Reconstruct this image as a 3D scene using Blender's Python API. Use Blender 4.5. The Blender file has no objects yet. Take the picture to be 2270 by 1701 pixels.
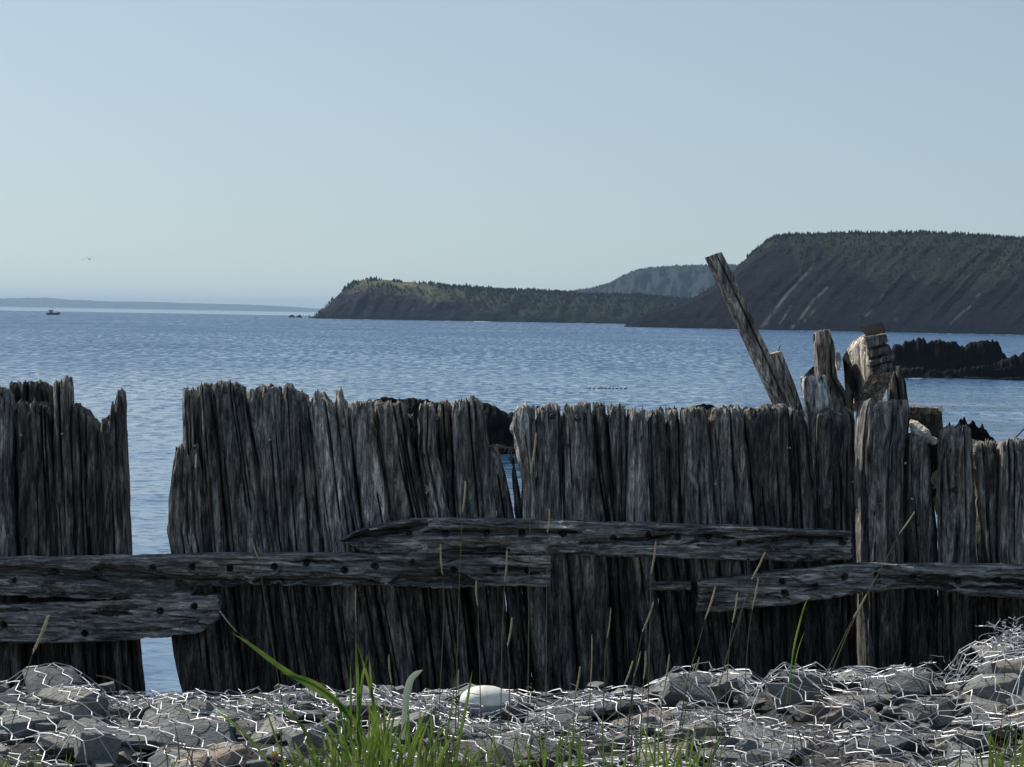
import bpy, bmesh, math, random
import numpy as np
from mathutils import Vector, Matrix
from mathutils.bvhtree import BVHTree

S = bpy.context.scene
C = S.collection
R = math.radians
rnd = random.Random(7)

# ------------------------------------------------------------------ camera
FPX = 6437.0; W0, H0 = 2270.0, 1701.0
CAMZ = 8.0
HY0, HS = 678.0, 0.0175            # line of the horizon in photograph pixels
ROLL = math.atan(HS)
PITCH = math.atan((H0/2 - (HY0 + HS*W0/2))*math.cos(ROLL)/FPX)
r0 = np.array([1., 0, 0]); fw = np.array([0, math.cos(PITCH), -math.sin(PITCH)]); u0 = np.array([0, math.sin(PITCH), math.cos(PITCH)])
rt = math.cos(ROLL)*r0 + math.sin(ROLL)*u0
up = -math.sin(ROLL)*r0 + math.cos(ROLL)*u0
cam_d = bpy.data.cameras.new('camera'); cam = bpy.data.objects.new('camera', cam_d); C.objects.link(cam)
m = Matrix(((rt[0], up[0], -fw[0], 0), (rt[1], up[1], -fw[1], 0), (rt[2], up[2], -fw[2], CAMZ), (0, 0, 0, 1)))
cam.matrix_world = m
cam_d.sensor_width = 36; cam_d.lens = FPX/W0*36; cam_d.clip_start = 0.1; cam_d.clip_end = 100000
S.camera = cam

# ------------------------------------------------------------------ light
SUN_EL, SUN_AZ = 49.0, -54.0        # azimuth from +Y, negative to the left
wd = bpy.data.worlds.new('World'); S.world = wd; wd.use_nodes = True
wn = wd.node_tree; bg = wn.nodes['Background']
sky = wn.nodes.new('ShaderNodeTexSky'); sky.sky_type = 'NISHITA'; sky.sun_disc = False
sky.sun_elevation = R(SUN_EL); sky.sun_rotation = R(SUN_AZ); sky.air_density = 1.0; sky.dust_density = 1.3; sky.ozone_density = 1.3
tcw = wn.nodes.new('ShaderNodeTexCoord'); mpw = wn.nodes.new('ShaderNodeVectorMath'); mpw.operation = 'MULTIPLY_ADD'   # hazy horizon: the whole dome is read a little higher up
mpw.inputs[1].default_value = (1, 1, .80); mpw.inputs[2].default_value = (0, 0, .082); nrw = wn.nodes.new('ShaderNodeVectorMath'); nrw.operation = 'NORMALIZE'
wn.links.new(tcw.outputs['Generated'], mpw.inputs[0]); wn.links.new(mpw.outputs[0], nrw.inputs[0]); wn.links.new(nrw.outputs[0], sky.inputs['Vector'])
tint = wn.nodes.new('ShaderNodeMix'); tint.data_type = 'RGBA'; tint.blend_type = 'MULTIPLY'; tint.inputs[0].default_value = 1; tint.inputs[7].default_value = (.955, .935, .885, 1)
wn.links.new(sky.outputs[0], tint.inputs[6]); wn.links.new(tint.outputs[2], bg.inputs[0]); bg.inputs[1].default_value = 0.121
sd = bpy.data.lights.new('sun', 'SUN'); sd.energy = 5.0; sd.angle = R(0.5); sd.color = (1.0, 0.955, 0.88)
sun = bpy.data.objects.new('sun', sd); C.objects.link(sun)
sv = Vector((math.sin(R(SUN_AZ))*math.cos(R(SUN_EL)), math.cos(R(SUN_AZ))*math.cos(R(SUN_EL)), math.sin(R(SUN_EL))))
sun.rotation_euler = sv.to_track_quat('Z', 'Y').to_euler()
vs = S.view_settings; vs.view_transform = 'Standard'; vs.look = 'None'; vs.exposure = 0.0; vs.gamma = 1.0; vs.use_curve_mapping = False

# ------------------------------------------------------------------ helpers
def P(px, py, Y):
    """world point seen at photograph pixel (px,py) lying on the vertical plane y=Y"""
    px = np.asarray(px, float); py = np.asarray(py, float)
    d = ((px-W0/2)/FPX)[..., None]*rt - ((py-H0/2)/FPX)[..., None]*up + fw
    t = (np.asarray(Y)/d[..., 1])[..., None]
    return d*t + np.array([0, 0, CAMZ])
def PZ(px, py, z=0.0):
    px = np.asarray(px, float); py = np.asarray(py, float)
    d = ((px-W0/2)/FPX)[..., None]*rt - ((py-H0/2)/FPX)[..., None]*up + fw
    t = ((z-CAMZ)/d[..., 2])[..., None]
    return d*t + np.array([0, 0, CAMZ])
def _h(ix, iy, iz, seed):
    n = (ix.astype(np.int64)*73856093) ^ (iy.astype(np.int64)*19349663) ^ (iz.astype(np.int64)*83492791) ^ (seed*2654435)
    n = (n ^ (n >> 13)) * 1274126177; n = n & 0x7fffffff; n = (n ^ (n >> 16)) * 1103515245 & 0x7fffffff
    n = n ^ (n >> 11)
    return (n & 0xffff)/65535.0
def vn(x, y, z=0.0, seed=0):
    x, y, z = np.broadcast_arrays(np.asarray(x, float), np.asarray(y, float), np.asarray(z, float))
    ix, iy, iz = np.floor(x), np.floor(y), np.floor(z); fx, fy, fz = x-ix, y-iy, z-iz
    fx = fx*fx*(3-2*fx); fy = fy*fy*(3-2*fy); fz = fz*fz*(3-2*fz)
    ix, iy, iz = ix.astype(int), iy.astype(int), iz.astype(int)
    r = 0
    for a in (0, 1):
        for b in (0, 1):
            for c in (0, 1):
                wgt = (fx if a else 1-fx)*(fy if b else 1-fy)*(fz if c else 1-fz)
                r = r + wgt*_h(ix+a, iy+b, iz+c, seed)
    return r*2-1
def fbm(x, y, z=0.0, seed=0, o=4):
    r = 0; a = 1.0; f = 1.0; t = 0
    for i in range(o):
        r = r + a*vn(np.asarray(x)*f, np.asarray(y)*f, np.asarray(z)*f, seed+i*17); t += a; a *= .5; f *= 2.03
    return r/t
def mesh(name, v, f, smooth=False):
    me = bpy.data.meshes.new(name)
    v = np.asarray(v, float)
    me.from_pydata(v.tolist(), [], f if isinstance(f, list) else f.tolist())
    if smooth: me.polygons.foreach_set('use_smooth', [True]*len(me.polygons))
    me.update(); return me
def obj(name, me, mat=None, parent=None, loc=None, **props):
    o = bpy.data.objects.new(name, me); C.objects.link(o)
    if mat is not None and me is not None and len(me.materials) == 0: me.materials.append(mat)
    if loc is not None: o.location = loc
    if parent is not None: o.parent = parent
    for k, v in props.items(): o[k] = v
    return o
def thing(name, label, cat, loc=(0, 0, 0), group=None):
    o = bpy.data.objects.new(name, None); C.objects.link(o); o.location = loc; o.empty_display_size = .1
    o['label'] = label; o['category'] = cat
    if group: o['group'] = group
    return o
def tag(o, label, cat, group=None):
    o['label'] = label; o['category'] = cat
    if group: o['group'] = group
    return o
def grid_faces(nr, nc, wrap=False, off=0):
    i = np.arange(nr-1)[:, None]; j = np.arange(nc if wrap else nc-1)[None, :]; j2 = (j+1) % nc
    a = i*nc+j; b = i*nc+j2; c = (i+1)*nc+j2; d = (i+1)*nc+j
    return (np.stack([a, b, c, d], -1).reshape(-1, 4)+off)
class MB:
    def __init__(s): s.v = []; s.f = []; s.n = 0
    def add(s, v, f):
        v = np.asarray(v, float); s.v.append(v); s.f += [[int(q)+s.n for q in ff] for ff in f]; s.n += len(v)
    def tube(s, pts, rad, k=5, cap=True):
        pts = np.asarray(pts, float); n = len(pts); rad = np.broadcast_to(np.asarray(rad, float), (n,))
        t = np.gradient(pts, axis=0); t /= np.linalg.norm(t, axis=1)[:, None]+1e-12
        ref = np.array([0., 0, 1.]) if abs(t[:, 2]).mean() < .8 else np.array([1., 0, 0])
        a = np.cross(t, ref); a /= np.linalg.norm(a, axis=1)[:, None]+1e-12; b = np.cross(t, a)
        th = np.arange(k)/k*2*math.pi
        v = pts[:, None]+rad[:, None, None]*(np.cos(th)[None, :, None]*a[:, None]+np.sin(th)[None, :, None]*b[:, None])
        f = grid_faces(n, k, True).tolist()
        if cap: f += [list(range(k)), [(n-1)*k+q for q in range(k)][::-1]]
        s.add(v.reshape(-1, 3), f)
    def mesh(s, name, smooth=False, origin=None):
        v = np.concatenate(s.v)
        if origin is not None: v = v-np.asarray(origin)
        return mesh(name, v, s.f, smooth)

# ------------------------------------------------------------------ materials
def newmat(name):
    mt = bpy.data.materials.new(name); mt.use_nodes = True
    nt = mt.node_tree; bs = nt.nodes['Principled BSDF']; return mt, nt, bs
def N(nt, t, **k):
    n = nt.nodes.new(t)
    for a, b in k.items(): setattr(n, a, b)
    return n
def L(nt, a, b): nt.links.new(a, b)
def noise(nt, vec, scale, detail=4, rough=.6, dist=0):
    n = N(nt, 'ShaderNodeTexNoise'); n.inputs['Scale'].default_value = scale; n.inputs['Detail'].default_value = detail
    n.inputs['Roughness'].default_value = rough; n.inputs['Distortion'].default_value = dist
    if vec is not None: L(nt, vec, n.inputs['Vector'])
    return n.outputs['Fac']
def ramp(nt, fac, stops):
    r = N(nt, 'ShaderNodeValToRGB'); e = r.color_ramp.elements
    while len(e) < len(stops): e.new(.5)
    for q, (p, c) in zip(e, stops):
        q.position = p; q.color = (c, c, c, 1) if isinstance(c, (int, float)) else (*c, 1)
    L(nt, fac, r.inputs[0]); return r.outputs[0]
def mix(nt, fac, a, b, mode='MIX'):
    n = N(nt, 'ShaderNodeMix', data_type='RGBA', blend_type=mode)
    for i, s, v in ((0, n.inputs[0], fac), (6, n.inputs[6], a), (7, n.inputs[7], b)):
        if hasattr(v, 'is_linked'): L(nt, v, s)
        elif isinstance(v, (int, float)): s.default_value = v if i == 0 else (v, v, v, 1)
        else: s.default_value = (*v, 1)
    return n.outputs[2]
def mth(nt, op, a, b=0.0):
    n = N(nt, 'ShaderNodeMath', operation=op)
    for s, v in ((n.inputs[0], a), (n.inputs[1], b)):
        if hasattr(v, 'is_linked'): L(nt, v, s)
        else: s.default_value = v
    return n.outputs[0]
def bump(nt, h, strength, dist):
    b = N(nt, 'ShaderNodeBump'); b.inputs['Strength'].default_value = strength; b.inputs['Distance'].default_value = dist
    L(nt, h, b.inputs['Height']); return b.outputs[0]
def mapping(nt, vec, sc):
    mp = N(nt, 'ShaderNodeMapping'); L(nt, vec, mp.inputs['Vector']); mp.inputs['Scale'].default_value = sc; return mp.outputs[0]

def wood_mat(name, along):            # along: 0 = x, 2 = z
    mt, nt, bs = newmat(name)
    tc = N(nt, 'ShaderNodeTexCoord'); oi = N(nt, 'ShaderNodeObjectInfo')
    ad = N(nt, 'ShaderNodeVectorMath', operation='ADD'); L(nt, tc.outputs['Object'], ad.inputs[0])
    sc = N(nt, 'ShaderNodeVectorMath', operation='SCALE'); L(nt, oi.outputs['Random'], sc.inputs['Scale']); sc.inputs[0].default_value = (31, 17, 23)
    L(nt, sc.outputs[0], ad.inputs[1]); v = ad.outputs[0]
    def st(a, l): s = [a, a, a]; s[along] = l; return mapping(nt, v, s)
    g1 = noise(nt, st(42, 4.5), 1, 6, .68, .5)
    g2 = noise(nt, st(170, 20), 1, 4, .7, .3)
    g3 = noise(nt, st(9, 1.6), 1, 4, .6)
    blot = noise(nt, mapping(nt, v, (5, 5, 3)), 1, 5, .6)
    spots = noise(nt, mapping(nt, v, (60, 60, 40)), 1, 3, .6)
    sep = N(nt, 'ShaderNodeSeparateColor'); L(nt, oi.outputs['Color'], sep.inputs[0])
    grey = ramp(nt, g1, [(.34, (.017, .016, .016)), (.43, (.078, .076, .074)), (.54, (.175, .170, .160)), (.64, (.38, .37, .35))])
    fine = ramp(nt, g2, [(.36, .35), (.47, .9), (.60, 1.5)])
    col = mix(nt, 1.0, grey, fine, 'MULTIPLY')
    brown = ramp(nt, g1, [(.36, (.012, .009, .007)), (.5, (.085, .064, .045)), (.63, (.26, .20, .14))])
    bfac = mth(nt, 'MULTIPLY', ramp(nt, mth(nt, 'ADD', blot, mth(nt, 'MULTIPLY', g3, .35)), [(.62, 0), (.80, 1)]), .8)
    bf2 = mth(nt, 'MAXIMUM', mth(nt, 'MULTIPLY', bfac, .6), sep.outputs[1])
    col = mix(nt, bf2, col, brown)
    moss = ramp(nt, mth(nt, 'MULTIPLY', ramp(nt, spots, [(.60, 0), (.68, 1)]), ramp(nt, blot, [(.5, 0), (.6, 1)])), [(0, 0), (1, .45)])
    col = mix(nt, moss, col, (.30, .32, .29))
    col = mix(nt, 1.0, col, sep.outputs[0], 'MULTIPLY'); col = mix(nt, 1.0, col, mix(nt, ramp(nt, g3, [(.4, 0), (.6, 1)]), (1.15, 1.15, 1.16), (2.1, 2.08, 2.02)), 'MULTIPLY')
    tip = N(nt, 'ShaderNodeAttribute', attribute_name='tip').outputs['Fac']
    col = mix(nt, mth(nt, 'MULTIPLY', tip, ramp(nt, spots, [(.42, .05), (.58, .85)])), col, (.40, .37, .31))  # bleached end grain; also paints sunlit rims into the timber tops
    gp = N(nt, 'ShaderNodeNewGeometry'); gs = N(nt, 'ShaderNodeSeparateXYZ'); L(nt, gp.outputs['Position'], gs.inputs[0])
    low_dark = ramp(nt, mth(nt, 'ADD', mth(nt, 'MULTIPLY', gs.outputs[2], .1), mth(nt, 'MULTIPLY', mth(nt, 'SUBTRACT', blot, .5), .03)), [(.654, 1), (.672, 0)])
    col = mix(nt, low_dark, col, mix(nt, 1.0, col, (.46, .45, .43), 'MULTIPLY')) if along == 2 else col    # colour gets darker towards the feet of the timbers
    L(nt, col, bs.inputs['Base Color']); bs.inputs['Roughness'].default_value = .88
    try: bs.inputs['Specular IOR Level'].default_value = .2
    except Exception: pass
    h = mth(nt, 'ADD', mth(nt, 'MULTIPLY', g1, .7), mth(nt, 'MULTIPLY', g2, .35))
    L(nt, bump(nt, h, 1.0, .02), bs.inputs['Normal'])
    return mt
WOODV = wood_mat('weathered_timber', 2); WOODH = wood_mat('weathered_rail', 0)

def simple(name, col, rough=.6, metal=0, var=.25, scale=20, bmp=.2, bd=.01, trans=None):
    mt, nt, bs = newmat(name); tc = N(nt, 'ShaderNodeTexCoord')
    n = noise(nt, tc.outputs['Object'], scale, 5, .6)
    f = ramp(nt, n, [(.3, 1-var), (.7, 1+var)])
    L(nt, mix(nt, 1, col, f, 'MULTIPLY'), bs.inputs['Base Color']); bs.inputs['Roughness'].default_value = rough; bs.inputs['Metallic'].default_value = metal
    if bmp: L(nt, bump(nt, n, bmp, bd), bs.inputs['Normal'])
    return mt
RUST = simple('rusty_iron', (.05, .032, .024), .8, .0, .5, 60)
NAILM = simple('galvanised_nail', (.55, .55, .53), .35, .6, .2, 60)
ROT_SHADE = simple('black_rot_and_shade', (.012, .010, .009), .95, 0, .5, 40, .8, .01); ROT_SHADE.node_tree.nodes['Principled BSDF'].inputs['Specular IOR Level'].default_value = .05
HULL = simple('boat_paint', (.06, .08, .1), .5); CABIN = simple('boat_cabin_paint', (.28, .3, .32), .5)
BIRDM = simple('dark_feathers', (.04, .04, .045), .7); GULLM = simple('gull_feathers', (.10, .10, .11), .7)
FLOATM = simple('float_shell', (.78, .77, .68), .5, 0, .16, 22, .12, .002)
FLOAT_SHADE = simple('float_shaded_underside', (.30, .36, .40), .5, 0, .1, 30, .05, .002)  # shade on the float's lower half put into the colour
CABLE = simple('black_cable', (.012, .014, .02), .5)
CRUST = simple('white_lichen_crust', (.66, .61, .48), .9, 0, .55, 45, .9, .02)

def grass_mat(name, a, b, tr=.45):
    mt = bpy.data.materials.new(name); mt.use_nodes = True; nt = mt.node_tree; nt.nodes.clear()
    out = N(nt, 'ShaderNodeOutputMaterial'); d = N(nt, 'ShaderNodeBsdfPrincipled'); t = N(nt, 'ShaderNodeBsdfTranslucent'); mx = N(nt, 'ShaderNodeMixShader')
    tc = N(nt, 'ShaderNodeTexCoord'); n = noise(nt, tc.outputs['Object'], 9, 3)
    c = ramp(nt, n, [(.35, a), (.65, b)])
    L(nt, c, d.inputs['Base Color']); L(nt, c, t.inputs['Color']); d.inputs['Roughness'].default_value = .5
    mx.inputs[0].default_value = tr; L(nt, d.outputs[0], mx.inputs[1]); L(nt, t.outputs[0], mx.inputs[2]); L(nt, mx.outputs[0], out.inputs['Surface']); return mt
GRASS = grass_mat('green_grass', (.06, .12, .018), (.20, .29, .05), .5)
GRASSP = grass_mat('pale_blade', (.32, .40, .28), (.42, .48, .36), .35)
STEM = grass_mat('grass_stem', (.11, .13, .05), (.18, .17, .08), .3)
HEAD = grass_mat('seed_head', (.42, .38, .22), (.60, .54, .36), .35)
DEAD = grass_mat('dead_stem', (.10, .075, .05), (.2, .16, .11), .2)
WEED = grass_mat('weed_leaf', (.025, .045, .02), (.075, .095, .03), .3)
WEEDB = grass_mat('brown_leaf', (.08, .045, .02), (.16, .11, .04), .3)
YEL = grass_mat('yellow_petal', (.5, .38, .03), (.6, .45, .05), .3)

def stone_mat():
    mt, nt, bs = newmat('slate_stone'); tc = N(nt, 'ShaderNodeTexCoord'); oi = N(nt, 'ShaderNodeObjectInfo')
    ad = N(nt, 'ShaderNodeVectorMath', operation='ADD'); L(nt, tc.outputs['Object'], ad.inputs[0])
    sc = N(nt, 'ShaderNodeVectorMath', operation='SCALE'); L(nt, oi.outputs['Random'], sc.inputs['Scale']); sc.inputs[0].default_value = (31, 17, 23); L(nt, sc.outputs[0], ad.inputs[1])
    n = noise(nt, ad.outputs[0], 9, 6, .65); n2 = noise(nt, mapping(nt, ad.outputs[0], (14, 14, 60)), 1, 4, .6)
    base = ramp(nt, oi.outputs['Random'], [(0, (.15, .165, .16)), (.25, (.36, .35, .31)), (.45, (.10, .115, .12)), (.6, (.26, .27, .25)), (.78, (.09, .105, .11)), (.9, (.34, .27, .21)), (1, (.26, .27, .245))])
    f = ramp(nt, mth(nt, 'ADD', mth(nt, 'MULTIPLY', n, .6), mth(nt, 'MULTIPLY', n2, .4)), [(.32, .45), (.5, .95), (.68, 1.35)])
    col = mix(nt, 1, base, f, 'MULTIPLY')
    lich = ramp(nt, noise(nt, ad.outputs[0], 22, 4, .7), [(.62, 0), (.68, .6)])
    col = mix(nt, lich, col, (.38, .38, .35)); col = mix(nt, 1.0, col, .78, 'MULTIPLY')
    L(nt, col, bs.inputs['Base Color']); bs.inputs['Roughness'].default_value = .85
    L(nt, bump(nt, mth(nt, 'ADD', n, n2), .7, .012), bs.inputs['Normal']); return mt
STONE = stone_mat()
def wire_mat():
    mt, nt, bs = newmat('galvanised_wire'); tc = N(nt, 'ShaderNodeTexCoord'); n = noise(nt, tc.outputs['Object'], 14, 4)
    L(nt, ramp(nt, n, [(.3, (.26, .27, .29)), (.5, (.42, .43, .45)), (.7, (.52, .52, .52))]), bs.inputs['Base Color']); bs.inputs['Roughness'].default_value = .42; bs.inputs['Metallic'].default_value = .15; return mt
WIRE = wire_mat()
SOIL = simple('dark_soil', (.03, .027, .022), .95, 0, .5, 14, .8, .04)

# ------------------------------------------------------------------ setting: water
def water_mat():
    mt, nt, bs = newmat('sea_water'); geo = N(nt, 'ShaderNodeNewGeometry'); pos = geo.outputs['Position']
    sp = N(nt, 'ShaderNodeSeparateXYZ'); L(nt, pos, sp.inputs[0]); y = sp.outputs[1]
    bs.inputs['IOR'].default_value = 1.33
    yk = mth(nt, 'DIVIDE', y, 10000.0)
    def win(pts): return ramp(nt, yk, pts)
    # wind chop: short steep ripples inshore, longer wind streaks further out
    A = noise(nt, mapping(nt, pos, (1.2, 1.0, 1)), 1.0, 3, .6, .5)
    B = noise(nt, mapping(nt, pos, (.9, .36, 1)), 1.0, 3, .6, .5)
    Cc_ = noise(nt, mapping(nt, pos, (.75, .10, 1)), 1.0, 3, .6, .5)
    D_ = noise(nt, mapping(nt, pos, (.35, .022, 1)), 1.0, 3, .6, .5)
    m1 = mix(nt, win([(.012, 0), (.024, 1)]), A, B); m2 = mix(nt, win([(.03, 0), (.055, 1)]), m1, Cc_); m3 = mix(nt, win([(.10, 0), (.18, 1)]), m2, D_)
    patch = noise(nt, mapping(nt, pos, (.02, .006, 1)), 1.0, 3, .5)
    base = mth(nt, 'ADD', win([(.005, .05), (.02, .15), (.035, .32), (.06, .52), (.12, .62), (.40, .62), (.49, .60), (.53, -.4)]), mth(nt, 'MULTIPLY', mth(nt, 'SUBTRACT', patch, .5), .7))
    s1 = ramp(nt, m3, [(.40, 0), (.62, 1)])
    chop = mth(nt, 'ADD', base, mth(nt, 'MULTIPLY', mth(nt, 'SUBTRACT', s1, .42), .70)); chop.node.use_clamp = True
    calm = win([(.49, 1.0), (.53, .0)])
    chop = mth(nt, 'MULTIPLY', chop, calm)
    L(nt, mth(nt, 'ADD', .05, mth(nt, 'MULTIPLY', chop, .50)), bs.inputs['Roughness'])
    L(nt, mix(nt, chop, (.016, .072, .165), (.012, .055, .120)), bs.inputs['Base Color'])
    small = noise(nt, mapping(nt, pos, (1.3, 1.0, 1)), 1.0, 5, .6, .4)
    mid = noise(nt, mapping(nt, pos, (.25, .2, 1)), 1.0, 3, .55, .3)
    h = mth(nt, 'ADD', mth(nt, 'MULTIPLY', small, .10), mth(nt, 'MULTIPLY', mid, .25))
    b = N(nt, 'ShaderNodeBump'); b.inputs['Distance'].default_value = 1.0; L(nt, h, b.inputs['Height']); L(nt, mth(nt, 'MULTIPLY', calm, mth(nt, 'ADD', .30, mth(nt, 'MULTIPLY', chop, .5))), b.inputs['Strength'])
    L(nt, b.outputs[0], bs.inputs['Normal']); return mt
WATER = water_mat()
def water_sheet():
    rows = [32.0]
    while rows[-1] < 4500: rows.append(rows[-1]*1.0048)
    rows += list(np.geomspace(4700, 40000, 24)); rows = np.array(rows)
    az = np.concatenate([-np.geomspace(1.9, .24, 12), np.linspace(-.225, .225, 580), np.geomspace(.24, 1.9, 12)])
    Yg, A = np.meshgrid(rows, az, indexing='ij'); Xg = Yg*A
    ds = Yg*.0048; z = np.zeros_like(Yg)
    for lam, amp, sd in ((.9, .016, 1), (1.8, .030, 2), (3.6, .040, 3), (7.5, .05, 4), (16, .05, 5)):
        fade = np.clip(lam/(ds*2.6)-.5, 0, 1)
        wx, wy = Xg*.9+Yg*.25, Yg*1.25-Xg*.2
        z += amp*fade*vn(wx/lam, wy/lam, 0, 900+sd)*(.5+.9*(vn(Xg/90., Yg/260., sd, 950)*.5+.5))
    lee = np.interp(Yg, [32, 60, 150, 320, 600, 2500, 4500], [.35, .40, .55, .75, 1.15, 1.1, 0])
    z *= lee*1.7*np.where(np.abs(A) < .226, 1, 0)
    v = np.stack([Xg, Yg, z], -1).reshape(-1, 3).astype(np.float32); f = grid_faces(*Yg.shape)
    me = bpy.data.meshes.new('water'); me.vertices.add(len(v)); me.vertices.foreach_set('co', v.ravel()); me.loops.add(f.size); me.polygons.add(len(f))
    me.loops.foreach_set('vertex_index', f.ravel().astype(np.int32)); me.polygons.foreach_set('loop_start', np.arange(0, f.size, 4, dtype=np.int32)); me.polygons.foreach_set('loop_total', np.full(len(f), 4, np.int32))
    me.polygons.foreach_set('use_smooth', np.ones(len(f), bool)); me.update(calc_edges=True); return me
obj('water', water_sheet(), WATER, kind='structure')

# ------------------------------------------------------------------ setting: headlands
def land_mat(name, rock, rock2, veg, veg2, vs_=.05):
    mt, nt, bs = newmat(name); geo = N(nt, 'ShaderNodeNewGeometry'); pos = geo.outputs['Position']
    at = N(nt, 'ShaderNodeAttribute', attribute_name='veg')
    n = noise(nt, pos, vs_, 6, .65); n2 = noise(nt, pos, vs_*5, 5, .7); n3 = noise(nt, mapping(nt, pos, (vs_*4, vs_*.4, vs_*1.2)), 1, 5, .6)
    rc = ramp(nt, mth(nt, 'ADD', mth(nt, 'MULTIPLY', n3, .6), mth(nt, 'MULTIPLY', n2, .4)), [(.35, rock), (.6, rock2), (.75, tuple(c*1.3 for c in rock2))])
    vc = ramp(nt, mth(nt, 'ADD', mth(nt, 'MULTIPLY', n, .5), mth(nt, 'MULTIPLY', n2, .5)), [(.35, veg), (.62, veg2)])
    f = ramp(nt, mth(nt, 'ADD', at.outputs['Fac'], mth(nt, 'MULTIPLY', mth(nt, 'SUBTRACT', n2, .5), .7)), [(.42, 0), (.58, 1)])
    sa = N(nt, 'ShaderNodeAttribute', attribute_name='scree')
    L(nt, mix(nt, mth(nt, 'MULTIPLY', sa.outputs['Fac'], .8), mix(nt, f, rc, mix(nt, N(nt, 'ShaderNodeAttribute', attribute_name='meadow').outputs['Fac'], vc, (.115, .118, .062))), (.16, .16, .15)), bs.inputs['Base Color']); bs.inputs['Roughness'].default_value = .95
    try: bs.inputs['Specular IOR Level'].default_value = .1
    except Exception: pass
    L(nt, bump(nt, n2, .8, 3.0), bs.inputs['Normal']); return mt

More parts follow.
